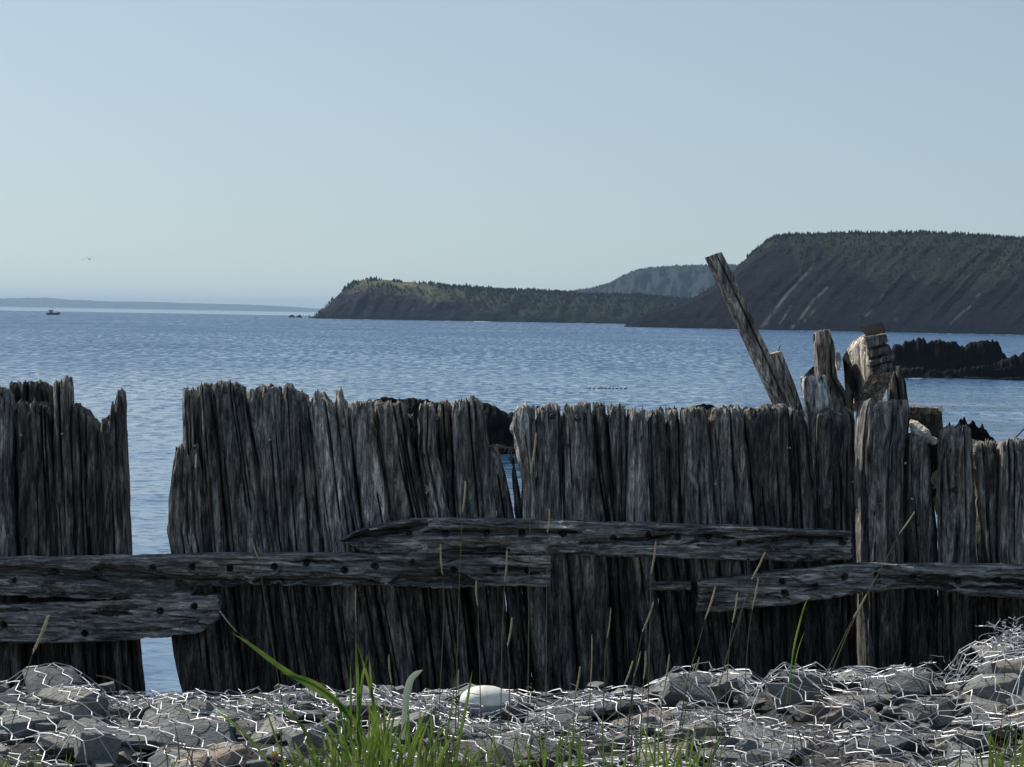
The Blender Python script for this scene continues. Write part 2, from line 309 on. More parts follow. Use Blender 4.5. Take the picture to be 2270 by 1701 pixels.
def headland(name, crest, foot, boundary, mat, k=1.3, seed=1, du=3, nv=60, streak=0.0, g1=9.0, g2=3.0, trees=None, dist=None, back=1.6, scree=None, meadow=None):
    cx, cy = np.array(crest, float).T; fx, fy = np.array(foot, float).T
    px = np.arange(cx[0], cx[-1]+.1, du); yc = np.interp(px, cx, cy); yf = np.interp(px, fx, fy)
    if dist is None: F = PZ(px, yf)
    else: F = P(px, yf, dist)
    Df = F[:, 1]
    yc = yc+fbm(px/11., 0, 0, seed, 3)*2.2*np.clip((yf-yc)/40, 0.15, 1)
    Hh = np.maximum(P(px, yc, Df)[:, 2], .3); Dl = np.clip(k*Hh, 6, None)
    Cc = P(px, yc, Df+Dl)
    v = np.concatenate([np.linspace(0, 1, nv), np.linspace(1.06, 2.2, 8)])
    V = v[:, None]; hz = np.interp(v, [0, .06, .35, .7, 1.0, 1.3, 2.2], [-.02, .10, .52, .86, 1.0, 1.0, back-.9])[:, None]
    G = np.interp(v, [0, 1, 2.2], [0, 1, 3.5])[:, None]
    dirx = F[:, 0]/F[:, 1]
    Yy = Df[None]+Dl[None]*G; Zz = Cc[:, 2][None]*hz
    # keep lower rows below the sight line of the crest
    PX = np.broadcast_to(px[None], Zz.shape)
    win = np.clip(np.minimum(V*6, (1-V)*4), 0, 1)
    sc = Dl[None]/60
    gul = np.abs(vn((PX-streak*Zz*FPX/Df[None])/38., V*1.1, 0, seed+5))+.5*np.abs(vn((PX-streak*Zz*FPX/Df[None])/15., V*3, 0, seed+6))+.25*np.abs(fbm(PX/6., V*12, 0, seed+7, 3))
    Yy = Yy+(gul-.6)*g1*win*sc*2.0
    Zz = Zz+fbm(PX/14., V*9, 0, seed+9, 4)*g2*win*sc
    Xx = dirx[None]*Yy
    vert = np.stack([Xx, Yy, Zz], -1)
    # projected pixel row, for the traced line between cliff and vegetation
    rel = vert-np.array([0, 0, CAMZ]); dep = rel@fw; pyy = H0/2-FPX*(rel@up)/dep
    bx, by = np.array(boundary, float).T
    bl = np.interp(px, bx, by)[None]+fbm(PX/30., V*4, 0, seed+11, 4)*26
    veg = np.clip(.5-(pyy-bl)/10., 0, 1); veg[V[:, 0] > 1] = 1
    me = mesh(name, vert.reshape(-1, 3), grid_faces(len(v), len(px)), True)
    scv = np.zeros_like(veg)
    for ln, wd0 in (scree or []):
        lx, ly = np.array(ln, float).T; o_ = np.argsort(ly); cxl = np.interp(pyy, ly[o_], lx[o_]); on = (pyy > ly.min()) & (pyy < ly.max())
        scv = np.maximum(scv, np.where(on, np.exp(-((PX-cxl)/(wd0*1.6))**2)*np.clip(.75+fbm(pyy/9., PX/9., 0, 5, 3)*1.6, 0, 1), 0))
    md = np.zeros_like(veg)
    if meadow: md = veg*np.exp(-((PX-meadow[0])/meadow[1])**2)*np.clip(.75+fbm(PX/25., V*5, 0, 8, 4)*1.2, 0, 1)
    a = me.attributes.new('meadow', 'FLOAT', 'POINT'); a.data.foreach_set('value', md.reshape(-1).astype(np.float32))
    a = me.attributes.new('scree', 'FLOAT', 'POINT'); a.data.foreach_set('value', scv.reshape(-1).astype(np.float32))
    a = me.attributes.new('veg', 'FLOAT', 'POINT'); a.data.foreach_set('value', veg.reshape(-1).astype(np.float32))
    o = obj(name, me, mat, kind='structure')
    if trees:
        n, hmin, hmax, mt, tname = trees
        rs = np.random.RandomState(seed); mb = MB(); k5 = 5; cnt = 0
        for q in range(n*6):
            if cnt >= n: break
            i = rs.randint(0, len(px)-1)
            j = int(np.clip(rs.beta(2.2, .9)*nv*1.04, 0, nv+1)) if rs.rand() < .75 else nv-1-rs.randint(0, 3)
            if (veg[j, i] < .6 and rs.rand() > .03) or rs.rand() < md[j, i]*1.3: continue
            p = vert[j, i]+(vert[j, i+1]-vert[j, i])*rs.rand(); h = rs.uniform(hmin, hmax)*(1.0 if rs.rand() < .92 else 1.5); w = h*rs.uniform(.22, .42)
            th = np.arange(k5)/k5*6.283+rs.rand()*6
            rr = w*rs.uniform(.7, 1.2, k5)
            ring = np.stack([p[0]+rr*np.cos(th), p[1]+rr*np.sin(th), p[2]+h*rs.uniform(-.1, .25, k5)], -1)
            r2 = np.stack([p[0]+.55*rr*np.cos(th+.5), p[1]+.55*rr*np.sin(th+.5), p[2]+h*rs.uniform(.5, .65, k5)], -1)
            tip = p+np.array([0, 0, h])
            f = [[a_, (a_+1) % 5, 5+(a_+1) % 5, 5+a_] for a_ in range(5)]+[[5+a_, 5+(a_+1) % 5, 10] for a_ in range(5)]
            mb.add(np.concatenate([ring, r2, tip[None]]), f); cnt += 1
        obj(tname, mb.mesh(tname), mt, kind='stuff')
    return vert, veg, px

def tree_mat(name, a, b):
    mt, nt, bs = newmat(name); geo = N(nt, 'ShaderNodeNewGeometry'); n = noise(nt, geo.outputs['Position'], .03, 4); n2 = noise(nt, geo.outputs['Position'], .5, 2)
    L(nt, ramp(nt, mth(nt, 'ADD', mth(nt, 'MULTIPLY', n, .6), mth(nt, 'MULTIPLY', n2, .4)), [(.38, a), (.6, b)]), bs.inputs['Base Color']); bs.inputs['Roughness'].default_value = .9; return mt
T1 = tree_mat('spruce_scrub', (.010, .018, .013), (.026, .036, .023)); T2 = tree_mat('spruce_scrub_far', (.010, .018, .014), (.024, .034, .023))

near_crest = [(1384, 722), (1392, 718), (1405, 712), (1420, 700), (1440, 692), (1470, 684), (1500, 676), (1540, 658), (1570, 641), (1600, 619), (1625, 600), (1640, 584), (1665, 558), (1690, 539), (1712, 524), (1745, 519), (1800, 519), (1850, 517), (1950, 516), (2050, 515), (2100, 518), (2180, 523), (2270, 529), (2450, 540), (2700, 570), (3000, 600), (3400, 730)]
near_foot = [(1384, 725), (2270, 742.5), (3400, 764)]
SCREE = [([(1690, 722), (1712, 695), (1745, 650), (1780, 612), (1808, 585)], 2.2), ([(1700, 712), (1728, 672), (1752, 640)], 1.6), ([(1725, 722), (1740, 700), (1755, 676)], 1.6), ([(1752, 730), (1775, 705), (1800, 668), (1835, 635)], 2.2),
         ([(1780, 718), (1810, 680)], 1.6), ([(1918, 702), (1935, 684), (1960, 650)], 1.8), ([(2105, 720), (2130, 695), (2155, 675), (2168, 652)], 2.0), ([(1683, 728), (1705, 712)], 3.0), ([(1985, 712), (1990, 700)], 1.4), ([(1815, 570), (1842, 575)], 3.0)]
near_bound = [(1384, 600), (1590, 610), (1600, 626), (1640, 596), (1690, 552), (1745, 534), (1795, 532), (1803, 545), (1771, 601), (1800, 596), (1848, 573), (1907, 604), (1950, 640), (1990, 625), (2022, 615), (2080, 632), (2137, 639), (2161, 650), (2213, 629), (2270, 601), (2600, 620), (3400, 640)]
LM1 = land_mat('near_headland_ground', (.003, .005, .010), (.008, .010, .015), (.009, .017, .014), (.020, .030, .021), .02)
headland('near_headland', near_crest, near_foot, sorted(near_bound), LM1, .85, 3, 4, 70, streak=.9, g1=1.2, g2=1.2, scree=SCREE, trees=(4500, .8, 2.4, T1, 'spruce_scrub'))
mid_crest = [(684, 705), (700, 699), (712, 689), (724, 679), (742, 662), (755, 647), (768, 637), (780, 627), (800, 621), (830, 619), (870, 623), (930, 628), (990, 634), (1060, 640), (1130, 643), (1200, 646), (1240, 649), (1300, 652), (1400, 655), (1480, 660), (1560, 668), (1660, 690)]
mid_foot = [(684, 706), (1400, 718.5), (1660, 723)]
mid_bound = [(684, 600), (745, 640), (760, 652), (850, 656), (900, 650), (960, 666), (1020, 672), (1080, 690), (1150, 704), (1250, 708), (1400, 708), (1660, 700)]
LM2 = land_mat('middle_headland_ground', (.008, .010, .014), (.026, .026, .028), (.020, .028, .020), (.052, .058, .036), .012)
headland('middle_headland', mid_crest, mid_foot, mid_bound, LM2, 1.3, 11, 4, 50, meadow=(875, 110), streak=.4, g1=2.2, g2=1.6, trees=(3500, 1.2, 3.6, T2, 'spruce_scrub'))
hill_crest = [(1180, 702), (1236, 649), (1262, 647), (1290, 643), (1330, 637), (1350, 629), (1370, 617), (1390, 607), (1430, 596), (1480, 591), (1560, 589), (1640, 588), (1700, 591), (1900, 620), (2100, 660)]
hill_foot = [(1180, 706), (2100, 722)]
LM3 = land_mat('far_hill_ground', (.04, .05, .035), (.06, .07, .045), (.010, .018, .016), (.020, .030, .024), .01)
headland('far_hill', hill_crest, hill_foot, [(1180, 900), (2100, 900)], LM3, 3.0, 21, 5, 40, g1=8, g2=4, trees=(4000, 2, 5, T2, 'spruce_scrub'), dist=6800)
far_crest = [(-500, 668), (-250, 664), (0, 661.5), (60, 661), (100, 660.5), (160, 664.5), (220, 667.5), (350, 670), (450, 673), (550, 675.5), (640, 680), (700, 684), (820, 694)]
far_foot = [(-500, 671), (0, 679.8), (820, 694.2)]
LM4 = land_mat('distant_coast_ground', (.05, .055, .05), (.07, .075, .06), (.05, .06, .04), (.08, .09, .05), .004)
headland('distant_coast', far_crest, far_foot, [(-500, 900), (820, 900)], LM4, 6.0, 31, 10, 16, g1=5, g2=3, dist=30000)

# ------------------------------------------------------------------ rocks in the water
def rockmat():
    mt, nt, bs = newmat('wet_black_rock'); tc = N(nt, 'ShaderNodeTexCoord'); n = noise(nt, tc.outputs['Object'], 1.6, 6, .7); n2 = noise(nt, tc.outputs['Object'], .5, 4)
    c = ramp(nt, n, [(.38, (.004, .004, .005)), (.6, (.013, .013, .013)), (.75, (.035, .030, .025))])
    L(nt, mix(nt, ramp(nt, n2, [(.5, 0), (.62, .7)]), c, (.010, .008, .006)), bs.inputs['Base Color']); bs.inputs['Roughness'].default_value = .8
    bs.inputs['Specular IOR Level'].default_value = .12
    L(nt, bump(nt, n, .9, .15), bs.inputs['Normal']); return mt
BROCK = rockmat()
def sea_rock(profile, base, label, seed, depth=.5, du=3, name='sea_rock', rough=1.0, D=None, z0=None, cat='rock', na=1.0):
    ax, ay = np.array(profile, float).T; px = np.arange(ax[0], ax[-1]+.1, du); yt = np.interp(px, ax, ay)
    D = D if D else float(PZ((ax[0]+ax[-1])/2, base)[1]); k = D/FPX
    yt = yt+(fbm(px/9., 0, 0, seed, 3)*3.0+vn(px/4.5, 0, 0, seed+1)*2.2)*rough
    T = P(px, yt, D); hb = (base if np.ndim(base) == 0 else 0)
    zb = z0 if z0 is not None else -.3
    Hh = np.maximum(T[:, 2]-zb, .05); wid = (ax[-1]-ax[0])*k*depth
    ed = np.clip(np.minimum(px-px[0], px[-1]-px)/((px[-1]-px[0])*.12), .12, 1)
    v = np.linspace(0, 2, 40)[:, None]
    zz = zb+Hh[None]*np.where(v < 1, np.sin(np.clip(v, 0, 1)*math.pi/2)**.8, np.cos((v-1)*math.pi/2)**.7 if True else 0)
    zz = np.nan_to_num(zz, nan=zb)
    Y_ = D+(v-1)*wid*.5*ed[None]*(.6+.4*np.clip(Hh/Hh.max(), 0, 1))[None]
    X_ = T[:, 0][None]*Y_/D
    s = 1/(22*k)
    q = fbm(X_*s, Y_*s, zz*s*1.5, seed+2, 5); q2 = np.abs(fbm(X_*s*2.7, Y_*s*2.7, zz*s*2.7, seed+8, 4))
    w_ = 1-np.exp(-((v-1)/.10)**2)
    zz = zz+(q*.30+(q2-.25)*.35)*Hh[None]*w_*.8*na
    zz = zz-np.clip(zz-(T[:, 2][None]*(.25+.75*np.exp(-((v-1)/.35)**2))+zb*(.75-.75*np.exp(-((v-1)/.35)**2))), 0, None)
    Y_ = Y_+q*wid*.10*w_
    vert = np.stack([X_, Y_, zz], -1); org = np.array([T[:, 0].mean(), D, zb])
    o = obj(name, mesh(name, (vert-org).reshape(-1, 3), grid_faces(40, len(px))), BROCK, loc=org); tag(o, label, cat); return o
sea_rock([(775, 930), (790, 903), (812, 893), (830, 887), (848, 879), (858, 879), (872, 885), (900, 884), (940, 884), (958, 888), (975, 894), (1000, 897), (1040, 894), (1070, 892), (1085, 893), (1100, 903), (1118, 913), (1150, 918), (1180, 935), (1210, 990)], 1003, 'black seaweed covered rock rising from the water behind the V notch in the timber wall', 5, .45)
sea_rock([(1950, 832), (1965, 790), (1978, 771), (2001, 757), (2030, 751), (2046, 747), (2055, 762), (2074, 757), (2109, 757), (2126, 765), (2140, 768), (2154, 761), (2182, 755), (2208, 753), (2224, 783), (2240, 800), (2262, 822)], 836, 'long jagged black reef in the water below the big headland', 15, .30, du=1.6, rough=1.9)
sea_rock([(2165, 832), (2190, 812), (2215, 800), (2240, 790), (2270, 783), (2330, 775), (2400, 800), (2450, 838)], 840, 'lower brownish rocky ledge at the right end of the black reef', 25, .3, du=1.6, rough=1.5)
sea_rock([(1950, 838), (1972, 830), (1990, 824), (2020, 821), (2045, 827), (2062, 822), (2090, 826), (2120, 819), (2150, 815), (2185, 811), (2210, 818), (2240, 812), (2262, 806), (2290, 822), (2310, 840)], 841, 'low weedy ledge awash along the foot of the long black reef', 75, .12, du=1.6, rough=1.0)
sf = MB()
def surf(pts, n, th, seed):
    rs = np.random.RandomState(seed); ax, ay = np.array(pts, float).T
    for i in range(n):
        x = rs.uniform(ax[0], ax[-1]); w_ = rs.uniform(3, 14)*th; c_ = PZ([x-w_, x-w_*.4, x+w_*.3, x+w_], np.interp([x]*4, ax, ay)+rs.uniform(-.5, .8), 0); k_ = c_[0, 1]/FPX; c_[:, 2] = .25*k_
        sf.tube(c_, np.array([.2, .9, .7, .15])*k_*th, 5)
surf([(1955, 838), (2050, 840), (2150, 842), (2275, 843)], 34, 1.0, 3); surf([(700, 707.5), (1000, 713), (1380, 719)], 22, .8, 4); surf([(1390, 726.5), (1800, 735), (2270, 744)], 20, .8, 5); surf([(1640, 824), (1760, 829)], 5, 1.0, 6); surf([(1062, 713.5), (1080, 714)], 4, 1.3, 7)
FOAM = simple('sea_foam', (.75, .78, .80), .7, 0, .1, 5)
obj('surf', sf.mesh('surf', True), FOAM, kind='stuff')
sea_rock([(1784, 831), (1792, 822), (1800, 815), (1812, 812), (1830, 816), (1850, 830)], 834, 'small dark rock in the sea just left of the tall grey post', 35, .5, du=2, rough=.5)
sea_rock([(1524, 925), (1532, 908), (1540, 899), (1560, 895), (1578, 898), (1590, 904), (1600, 925)], 960, 'rounded dark rock top showing just over the middle of the timber wall', 45, .7, du=2, rough=.4)
sea_rock([(638, 703), (643, 699), (650, 699), (655, 703)], 704, 'left one of two tiny sea stacks off the tip of the headland', 55, .7, du=1.5, rough=.4, name='sea_stack', cat='sea stack')
sea_rock([(656, 703.5), (660, 699), (665, 698.5), (670, 704)], 704.5, 'right one of two tiny sea stacks off the tip of the headland', 57, .7, du=1.5, rough=.4, name='sea_stack', cat='sea stack')

# boat, gulls, seabirds ------------------------------------------------
def box(mb, c, s, taper=1.0):
    c = np.array(c, float); s = np.array(s, float)/2
    v = [c+s*np.array([x*(taper if z > 0 else 1), y*(taper if z > 0 else 1), z]) for z in (-1, 1) for y in (-1, 1) for x in (-1, 1)]
    mb.add(v, [[0, 2, 3, 1], [4, 5, 7, 6], [0, 1, 5, 4], [2, 6, 7, 3], [0, 4, 6, 2], [1, 3, 7, 5]])
bp = PZ(118, 698.5); bt = thing('fishing_boat', 'small grey fishing boat with a wheelhouse far out on the left', 'boat', bp)
q = bp[1]/FPX
hb = MB()
sec = [(-15, 3.2, 0, 4.6), (-8, 3.6, -.4, 4.6), (3, 3.6, -.4, 4.8), (10, 2.4, 0, 5.6), (15, .2, 1.5, 6.6)]
vv = []
for x, w, z0, z1 in sec: vv += [(x*q, -w*q, z1*q), (x*q, -w*.6*q, z0*q), (x*q, w*.6*q, z0*q), (x*q, w*q, z1*q)]
hb.add(vv, grid_faces(5, 4, True).tolist()+[[0, 1, 2, 3], [19, 18, 17, 16]])
obj('hull', hb.mesh('hull'), HULL, bt)
cb = MB(); box(cb, (-5*q, 0, 7.5*q), (9*q, 4*q, 6*q), .85); box(cb, (-5*q, 0, 10.8*q), (10*q, 4.6*q, .6*q)); obj('wheelhouse', cb.mesh('wheelhouse'), CABIN, bt)
for a_, b_ in (((-2*q, 0, 10*q), (-2*q, 0, 15*q)), ((8*q, 0, 5*q), (9*q, 0, 10*q))):
    mb = MB(); mb.tube([a_, b_], .25*q, 5); obj('mast', mb.mesh('mast'), HULL, bt)
def bird(px, py, D, span, label, flap, group=None, mat=GULLM, name='gull'):
    p = P(px, py, D); t = thing(name, label, 'bird', p, group); s = span/2*D/FPX
    b = MB(); b.tube([(-s*.1, -s*.25, 0), (0, 0, 0.02*s), (s*.1, s*.3, 0)], [.03*s, .12*s, .04*s], 6); obj('body', b.mesh('body', True), mat, t)
    for sg in (-1, 1):
        w = MB(); a = flap
        pts = [(0, 0, .04*s), (sg*.45*s, .02*s, (.28+a)*s), (sg*s, -.1*s, (.16+a*.3)*s)]
        up_ = [(x, y+c, z) for (x, y, z), c in zip(pts, (.3*s, .28*s, .05*s))]; dn = [(x, y-c, z-.02*s) for (x, y, z), c in zip(pts, (.1*s, .1*s, .02*s))]
        w.add(pts+up_+dn, [[0, 1, 4, 3], [1, 2, 5, 4], [6, 7, 1, 0], [7, 8, 2, 1], [3, 4, 7, 6], [4, 5, 8, 7]]); obj('wing', w.mesh('wing'), mat, t)
bird(198, 575, 420, 24, 'larger gull gliding above the horizon in front of the hazy coast', .15)
bird(184, 577, 470, 13, 'smaller gull flying just left of the larger gull over the hazy coast', 0)
bird(631, 505, 600, 5, 'tiny bird alone high in the pale sky above the headland tip', .3)
for i, px in enumerate([1306, 1316, 1327, 1333, 1341, 1350, 1358, 1367, 1376, 1386]):
    p = PZ(px, 862.5+.3*math.sin(i*2.1)); p[2] = 0
    t = MB(); s = .16*rnd.uniform(.8, 1.25)
    t.tube([(-s*1.2, 0, .02), (-s*.6, 0, .05), (0, 0, .06), (s*.8, 0, .05), (s*1.1, 0, .10)], [.01, s*.35, s*.45, s*.35, .02], 6)
    t.tube([(s*.8, 0, .08), (s*1.0, 0, .20), (s*1.15, 0, .24), (s*1.5, 0, .23)], [.035, .03, .045, .01], 5)
    o = obj('seabird', t.mesh('seabird'), BIRDM, loc=p); tag(o, ['leftmost', 'second from the left', 'third from the left', 'fourth from the left', 'fifth from the left', 'fifth from the right', 'fourth from the right', 'third from the right', 'second from the right', 'rightmost'][i]+' of ten dark seabirds swimming in a row', 'bird', 'seabirds swimming in a row')

# ------------------------------------------------------------------ ground: bank, beach
crest_px = np.array([(-300, 1530), (0, 1552), (60, 1540), (130, 1535), (200, 1548), (250, 1566), (330, 1580), (400, 1572), (560, 1560), (640, 1562), (750, 1562), (900, 1566), (1020, 1566), (1200, 1562), (1320, 1553), (1450, 1562), (1560, 1542), (1640, 1548), (1700, 1538), (1800, 1512), (1880, 1512), (1960, 1525), (2020, 1530), (2120, 1512), (2180, 1488), (2240, 1452), (2270, 1425), (2400, 1400), (2600, 1400)], float)
YC = 13.0
cw = P(crest_px[:, 0], crest_px[:, 1], YC)
def ground(x, y):
    x = np.asarray(x, float); y = np.asarray(y, float)
    zc = np.interp(x, cw[:, 0], cw[:, 2])
    t = YC-y
    front = zc*1.0-.135*np.clip(t, 0, 1.3)-np.clip(t-1.3, 0, 8)*.10-(zc-6.28)*np.clip(t/1.4, 0, 1)*.75
    bk = zc-np.clip(y-YC-.25, 0, .9)*.9
    far = np.interp(y, [15.5, 16, 20, 30, 45, 70], [5.6, 5.45, 4.7, 2.4, -.2, -1.5])
    z = np.where(y < YC, front, np.minimum(bk, 6.3))
    z = np.where(y > 15.1, far, z); z = np.where(y < 6, np.maximum(z, 5.4), z)
    return z
gx = np.concatenate([np.linspace(-60, -3, 20), np.linspace(-2.9, 2.9, 90), np.linspace(3, 60, 20)])
gy = np.concatenate([np.linspace(-20, 9, 12), np.linspace(9.1, 15.6, 66), np.linspace(16, 70, 24)])
X, Y = np.meshgrid(gx, gy); Z = ground(X, Y)+fbm(X*3, Y*3, 0, 77, 4)*.04
obj('ground', mesh('ground', np.stack([X, Y, Z], -1).reshape(-1, 3), grid_faces(len(gy), len(gx)), True), SOIL, kind='structure')

# ------------------------------------------------------------------ the timber wall
WALL_Y = 15.0
wall = thing('timber_wall', 'dark weathered wall of upright split timbers bolted to long rails across the whole foreground', 'timber wall', (0, WALL_Y, 5.9))
WO = np.array([0, WALL_Y, 5.9])
def timber(edges, top, val=1.0, brown=0.0, D=0.0, thick=.21, rag=5.0, skew=0.0, cracks=2, seed=None, bottom=1650, fib=.72, parent=wall, name='timber', notch=0, label=None, cat=None, gap=2.1):
    seed = seed if seed is not None else rnd.randint(1, 99999); rs = np.random.RandomState(seed)
    e = np.array(sorted(edges), float); e[:, 1] += gap; e[:, 2] -= gap; Yw = WALL_Y+D
    wpx = float(np.mean(e[:, 2]-e[:, 1])); nf = int(np.clip(wpx/1.9, 8, 64)); ns = 9; nb = 8
    # perimeter: front left->right, right side, back right->left, left side
    uf = np.linspace(0, 1, nf); cu = np.concatenate([uf, np.ones(ns), np.linspace(1, 0, nb), np.zeros(ns)])
    wv = np.concatenate([np.zeros(nf), np.linspace(0, 1, ns+2)[1:-1], np.ones(nb), np.linspace(1, 0, ns+2)[1:-1]])
    side = np.concatenate([np.zeros(nf), np.ones(ns), np.full(nb, 2), np.full(ns, 3)])
    n = len(cu); wm = wpx*Yw/FPX
    nr = 92
    if np.ndim(top) == 0: top = [(e[0, 1], top), (e[0, 2], top)]
    tx, ty = np.array(sorted(top), float).T
    x0 = e[0, 1]+(e[0, 2]-e[0, 1])*cu
    ytop = np.interp(x0, tx, ty)
    ytop = ytop-np.where(wv > .05, 1, 0)*rs.uniform(-4, 4)
    r1 = fbm(cu*wpx/16., wv*5., 0, seed, 3); r2 = vn(cu*wpx/3.4, wv*14, 0, seed+3)
    ytop = ytop+rag*(r1*.7+r2*.5)
    s = np.linspace(0, 1, nr)**.85
    py = bottom+(ytop[None]-bottom)*s[:, None]
    xl = np.interp(py, e[:, 0], e[:, 1]); xr = np.interp(py, e[:, 0], e[:, 2])
    hm = (bottom-py)*Yw/FPX             # metres up
    wob = fbm(hm*3.0, side, 0, seed+4, 3)*1.6+fbm(hm*11, side*2, 0, seed+41, 3)*1.5
    # rounded front corners
    rc = .030
    um = cu*wm; cor = np.minimum(um, wm-um)
    dfront = np.where(side == 0, np.clip(rc-cor, 0, rc)**2/rc, 0)[None]
    PX = xl+(xr-xl)*cu[None]+np.where((cu == 0) | (cu == 1), wob, 0)
    base = P(PX, py, Yw)
    # split grain relief
    uu = um[None]+fbm(hm*1.3, 0, 0, seed+5, 3)*.012+0*py
    g = fbm(uu*44., hm*4.0, wv[None]*6., seed+6, 4); g2 = vn(uu*120., hm*11, wv[None]*20, seed+7); ch = np.abs(fbm(uu*15, hm*.8, wv[None]*4, seed+8, 3))
    pl = fbm(uu*20., hm*2.0, wv[None]*5., seed+66, 3)*3.2; fl = np.floor(pl); ter = fl+np.clip((pl-fl-.82)/.18, 0, 1)
    cr2 = np.clip(.025-np.abs(fbm(uu*13, hm*.5, wv[None]*4, seed+68, 2)), 0, 1)/.025
    d = fib*(.008*g+.003*g2+.0055*ter+.020*cr2)
    lump = fbm(uu*6, hm*4, wv[None], seed+88, 3)*.006
    for c in range(cracks):
        c0 = rs.uniform(.08, .92)*wm; hh0 = rs.uniform(-.3, 1.2); ln = rs.uniform(.4, 1.6)
        cen = c0+fbm(hm*1.6, c*3.3, 0, seed+30+c, 3)*.010
        wdt = rs.uniform(.0025, .006)*(.6+.6*np.clip(vn(hm*2, c, 0, seed+50+c), 0, 1))
        wdt = wdt*np.clip((hm-hh0)*6, 0, 1)*np.clip((hh0+ln-hm)*6, 0, 1)+1e-5
        d = d+np.where((side == 0)[None], rs.uniform(.02, .055)*np.exp(-((um[None]-cen)/wdt)**2), 0)
    d = d+lump
    dt = (py-ytop[None])*Yw/FPX          # metres below top
    d = d+np.clip(.06-dt, 0, .06)*.35*(.6+.8*np.abs(g2))
    chip = np.clip(vn(uu*22, hm*6, wv[None]*6, seed+12)-.45, 0, 1)*.05*np.clip(.35-dt, 0, .35)/.35
    d = d+chip
    sd = np.where(side == 0, 0, 0)
    dx = np.where(side == 1, -1, np.where(side == 3, 1, 0))[None]*np.clip(d, -.02, .03)
    dy = np.where(side == 0, 1, np.where(side == 2, -1, 0))[None]*d
    Xw = base[..., 0]+dx+skew*wv[None]*thick
    Yy = Yw+wv[None]*thick+dy+dfront
    v = np.stack([Xw, Yy, base[..., 2]], -1)
    rows = [v.reshape(-1, 3)]; faces = grid_faces(nr, n, True).tolist()
    last = v[-1]; cen = last.mean(0); off = nr*n; prev = (nr-1)*n
    for kk, (f_, dz) in enumerate(((.86, .004), (.6, -.012), (.3, -.02))):
        ring = cen+(last-cen)*f_
        ring[:, 2] = last[:, 2]*f_+cen[2]*(1-f_)+dz+vn(cu*14, wv*9, kk*3.1, seed+60)*.016*min(1, rag/4)+(.012*vn(cu*40, wv*30, kk, seed+61))*min(1, rag/4)
        rows.append(ring); i = np.arange(n); j = (i+1) % n
        faces += np.stack([prev+i, prev+j, off+j, off+i], -1).tolist(); prev = off; off += n
    rows.append(np.array([[cen[0], cen[1], cen[2]-.02]])); i = np.arange(n); j = (i+1) % n
    faces += np.stack([prev+i, prev+j, np.full(n, off)], -1).tolist()
    v = np.concatenate(rows); org = np.array([v[:, 0].mean(), Yw, v[:n, 2].mean()])
    me = mesh(name, v-org, faces, False)
    rim_light = np.clip(1-(dt-.004)/(.028+.02*vn(cu*wpx/5., 0, 0, seed+71)[None]), 0, 1); rim_light = np.concatenate([rim_light.ravel(), np.full(len(v)-nr*n, .35)])  # mask of the sunlit rim painted along the top edge
    at_ = me.attributes.new('tip', 'FLOAT', 'POINT'); at_.data.foreach_set('value', rim_light.astype(np.float32))
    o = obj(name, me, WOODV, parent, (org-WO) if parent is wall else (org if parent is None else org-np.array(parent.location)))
    o.color = (max(.3, 1+(val-1)*1.35), brown, 0, 1)
    if label and cat: tag(o, label, cat)
    return o

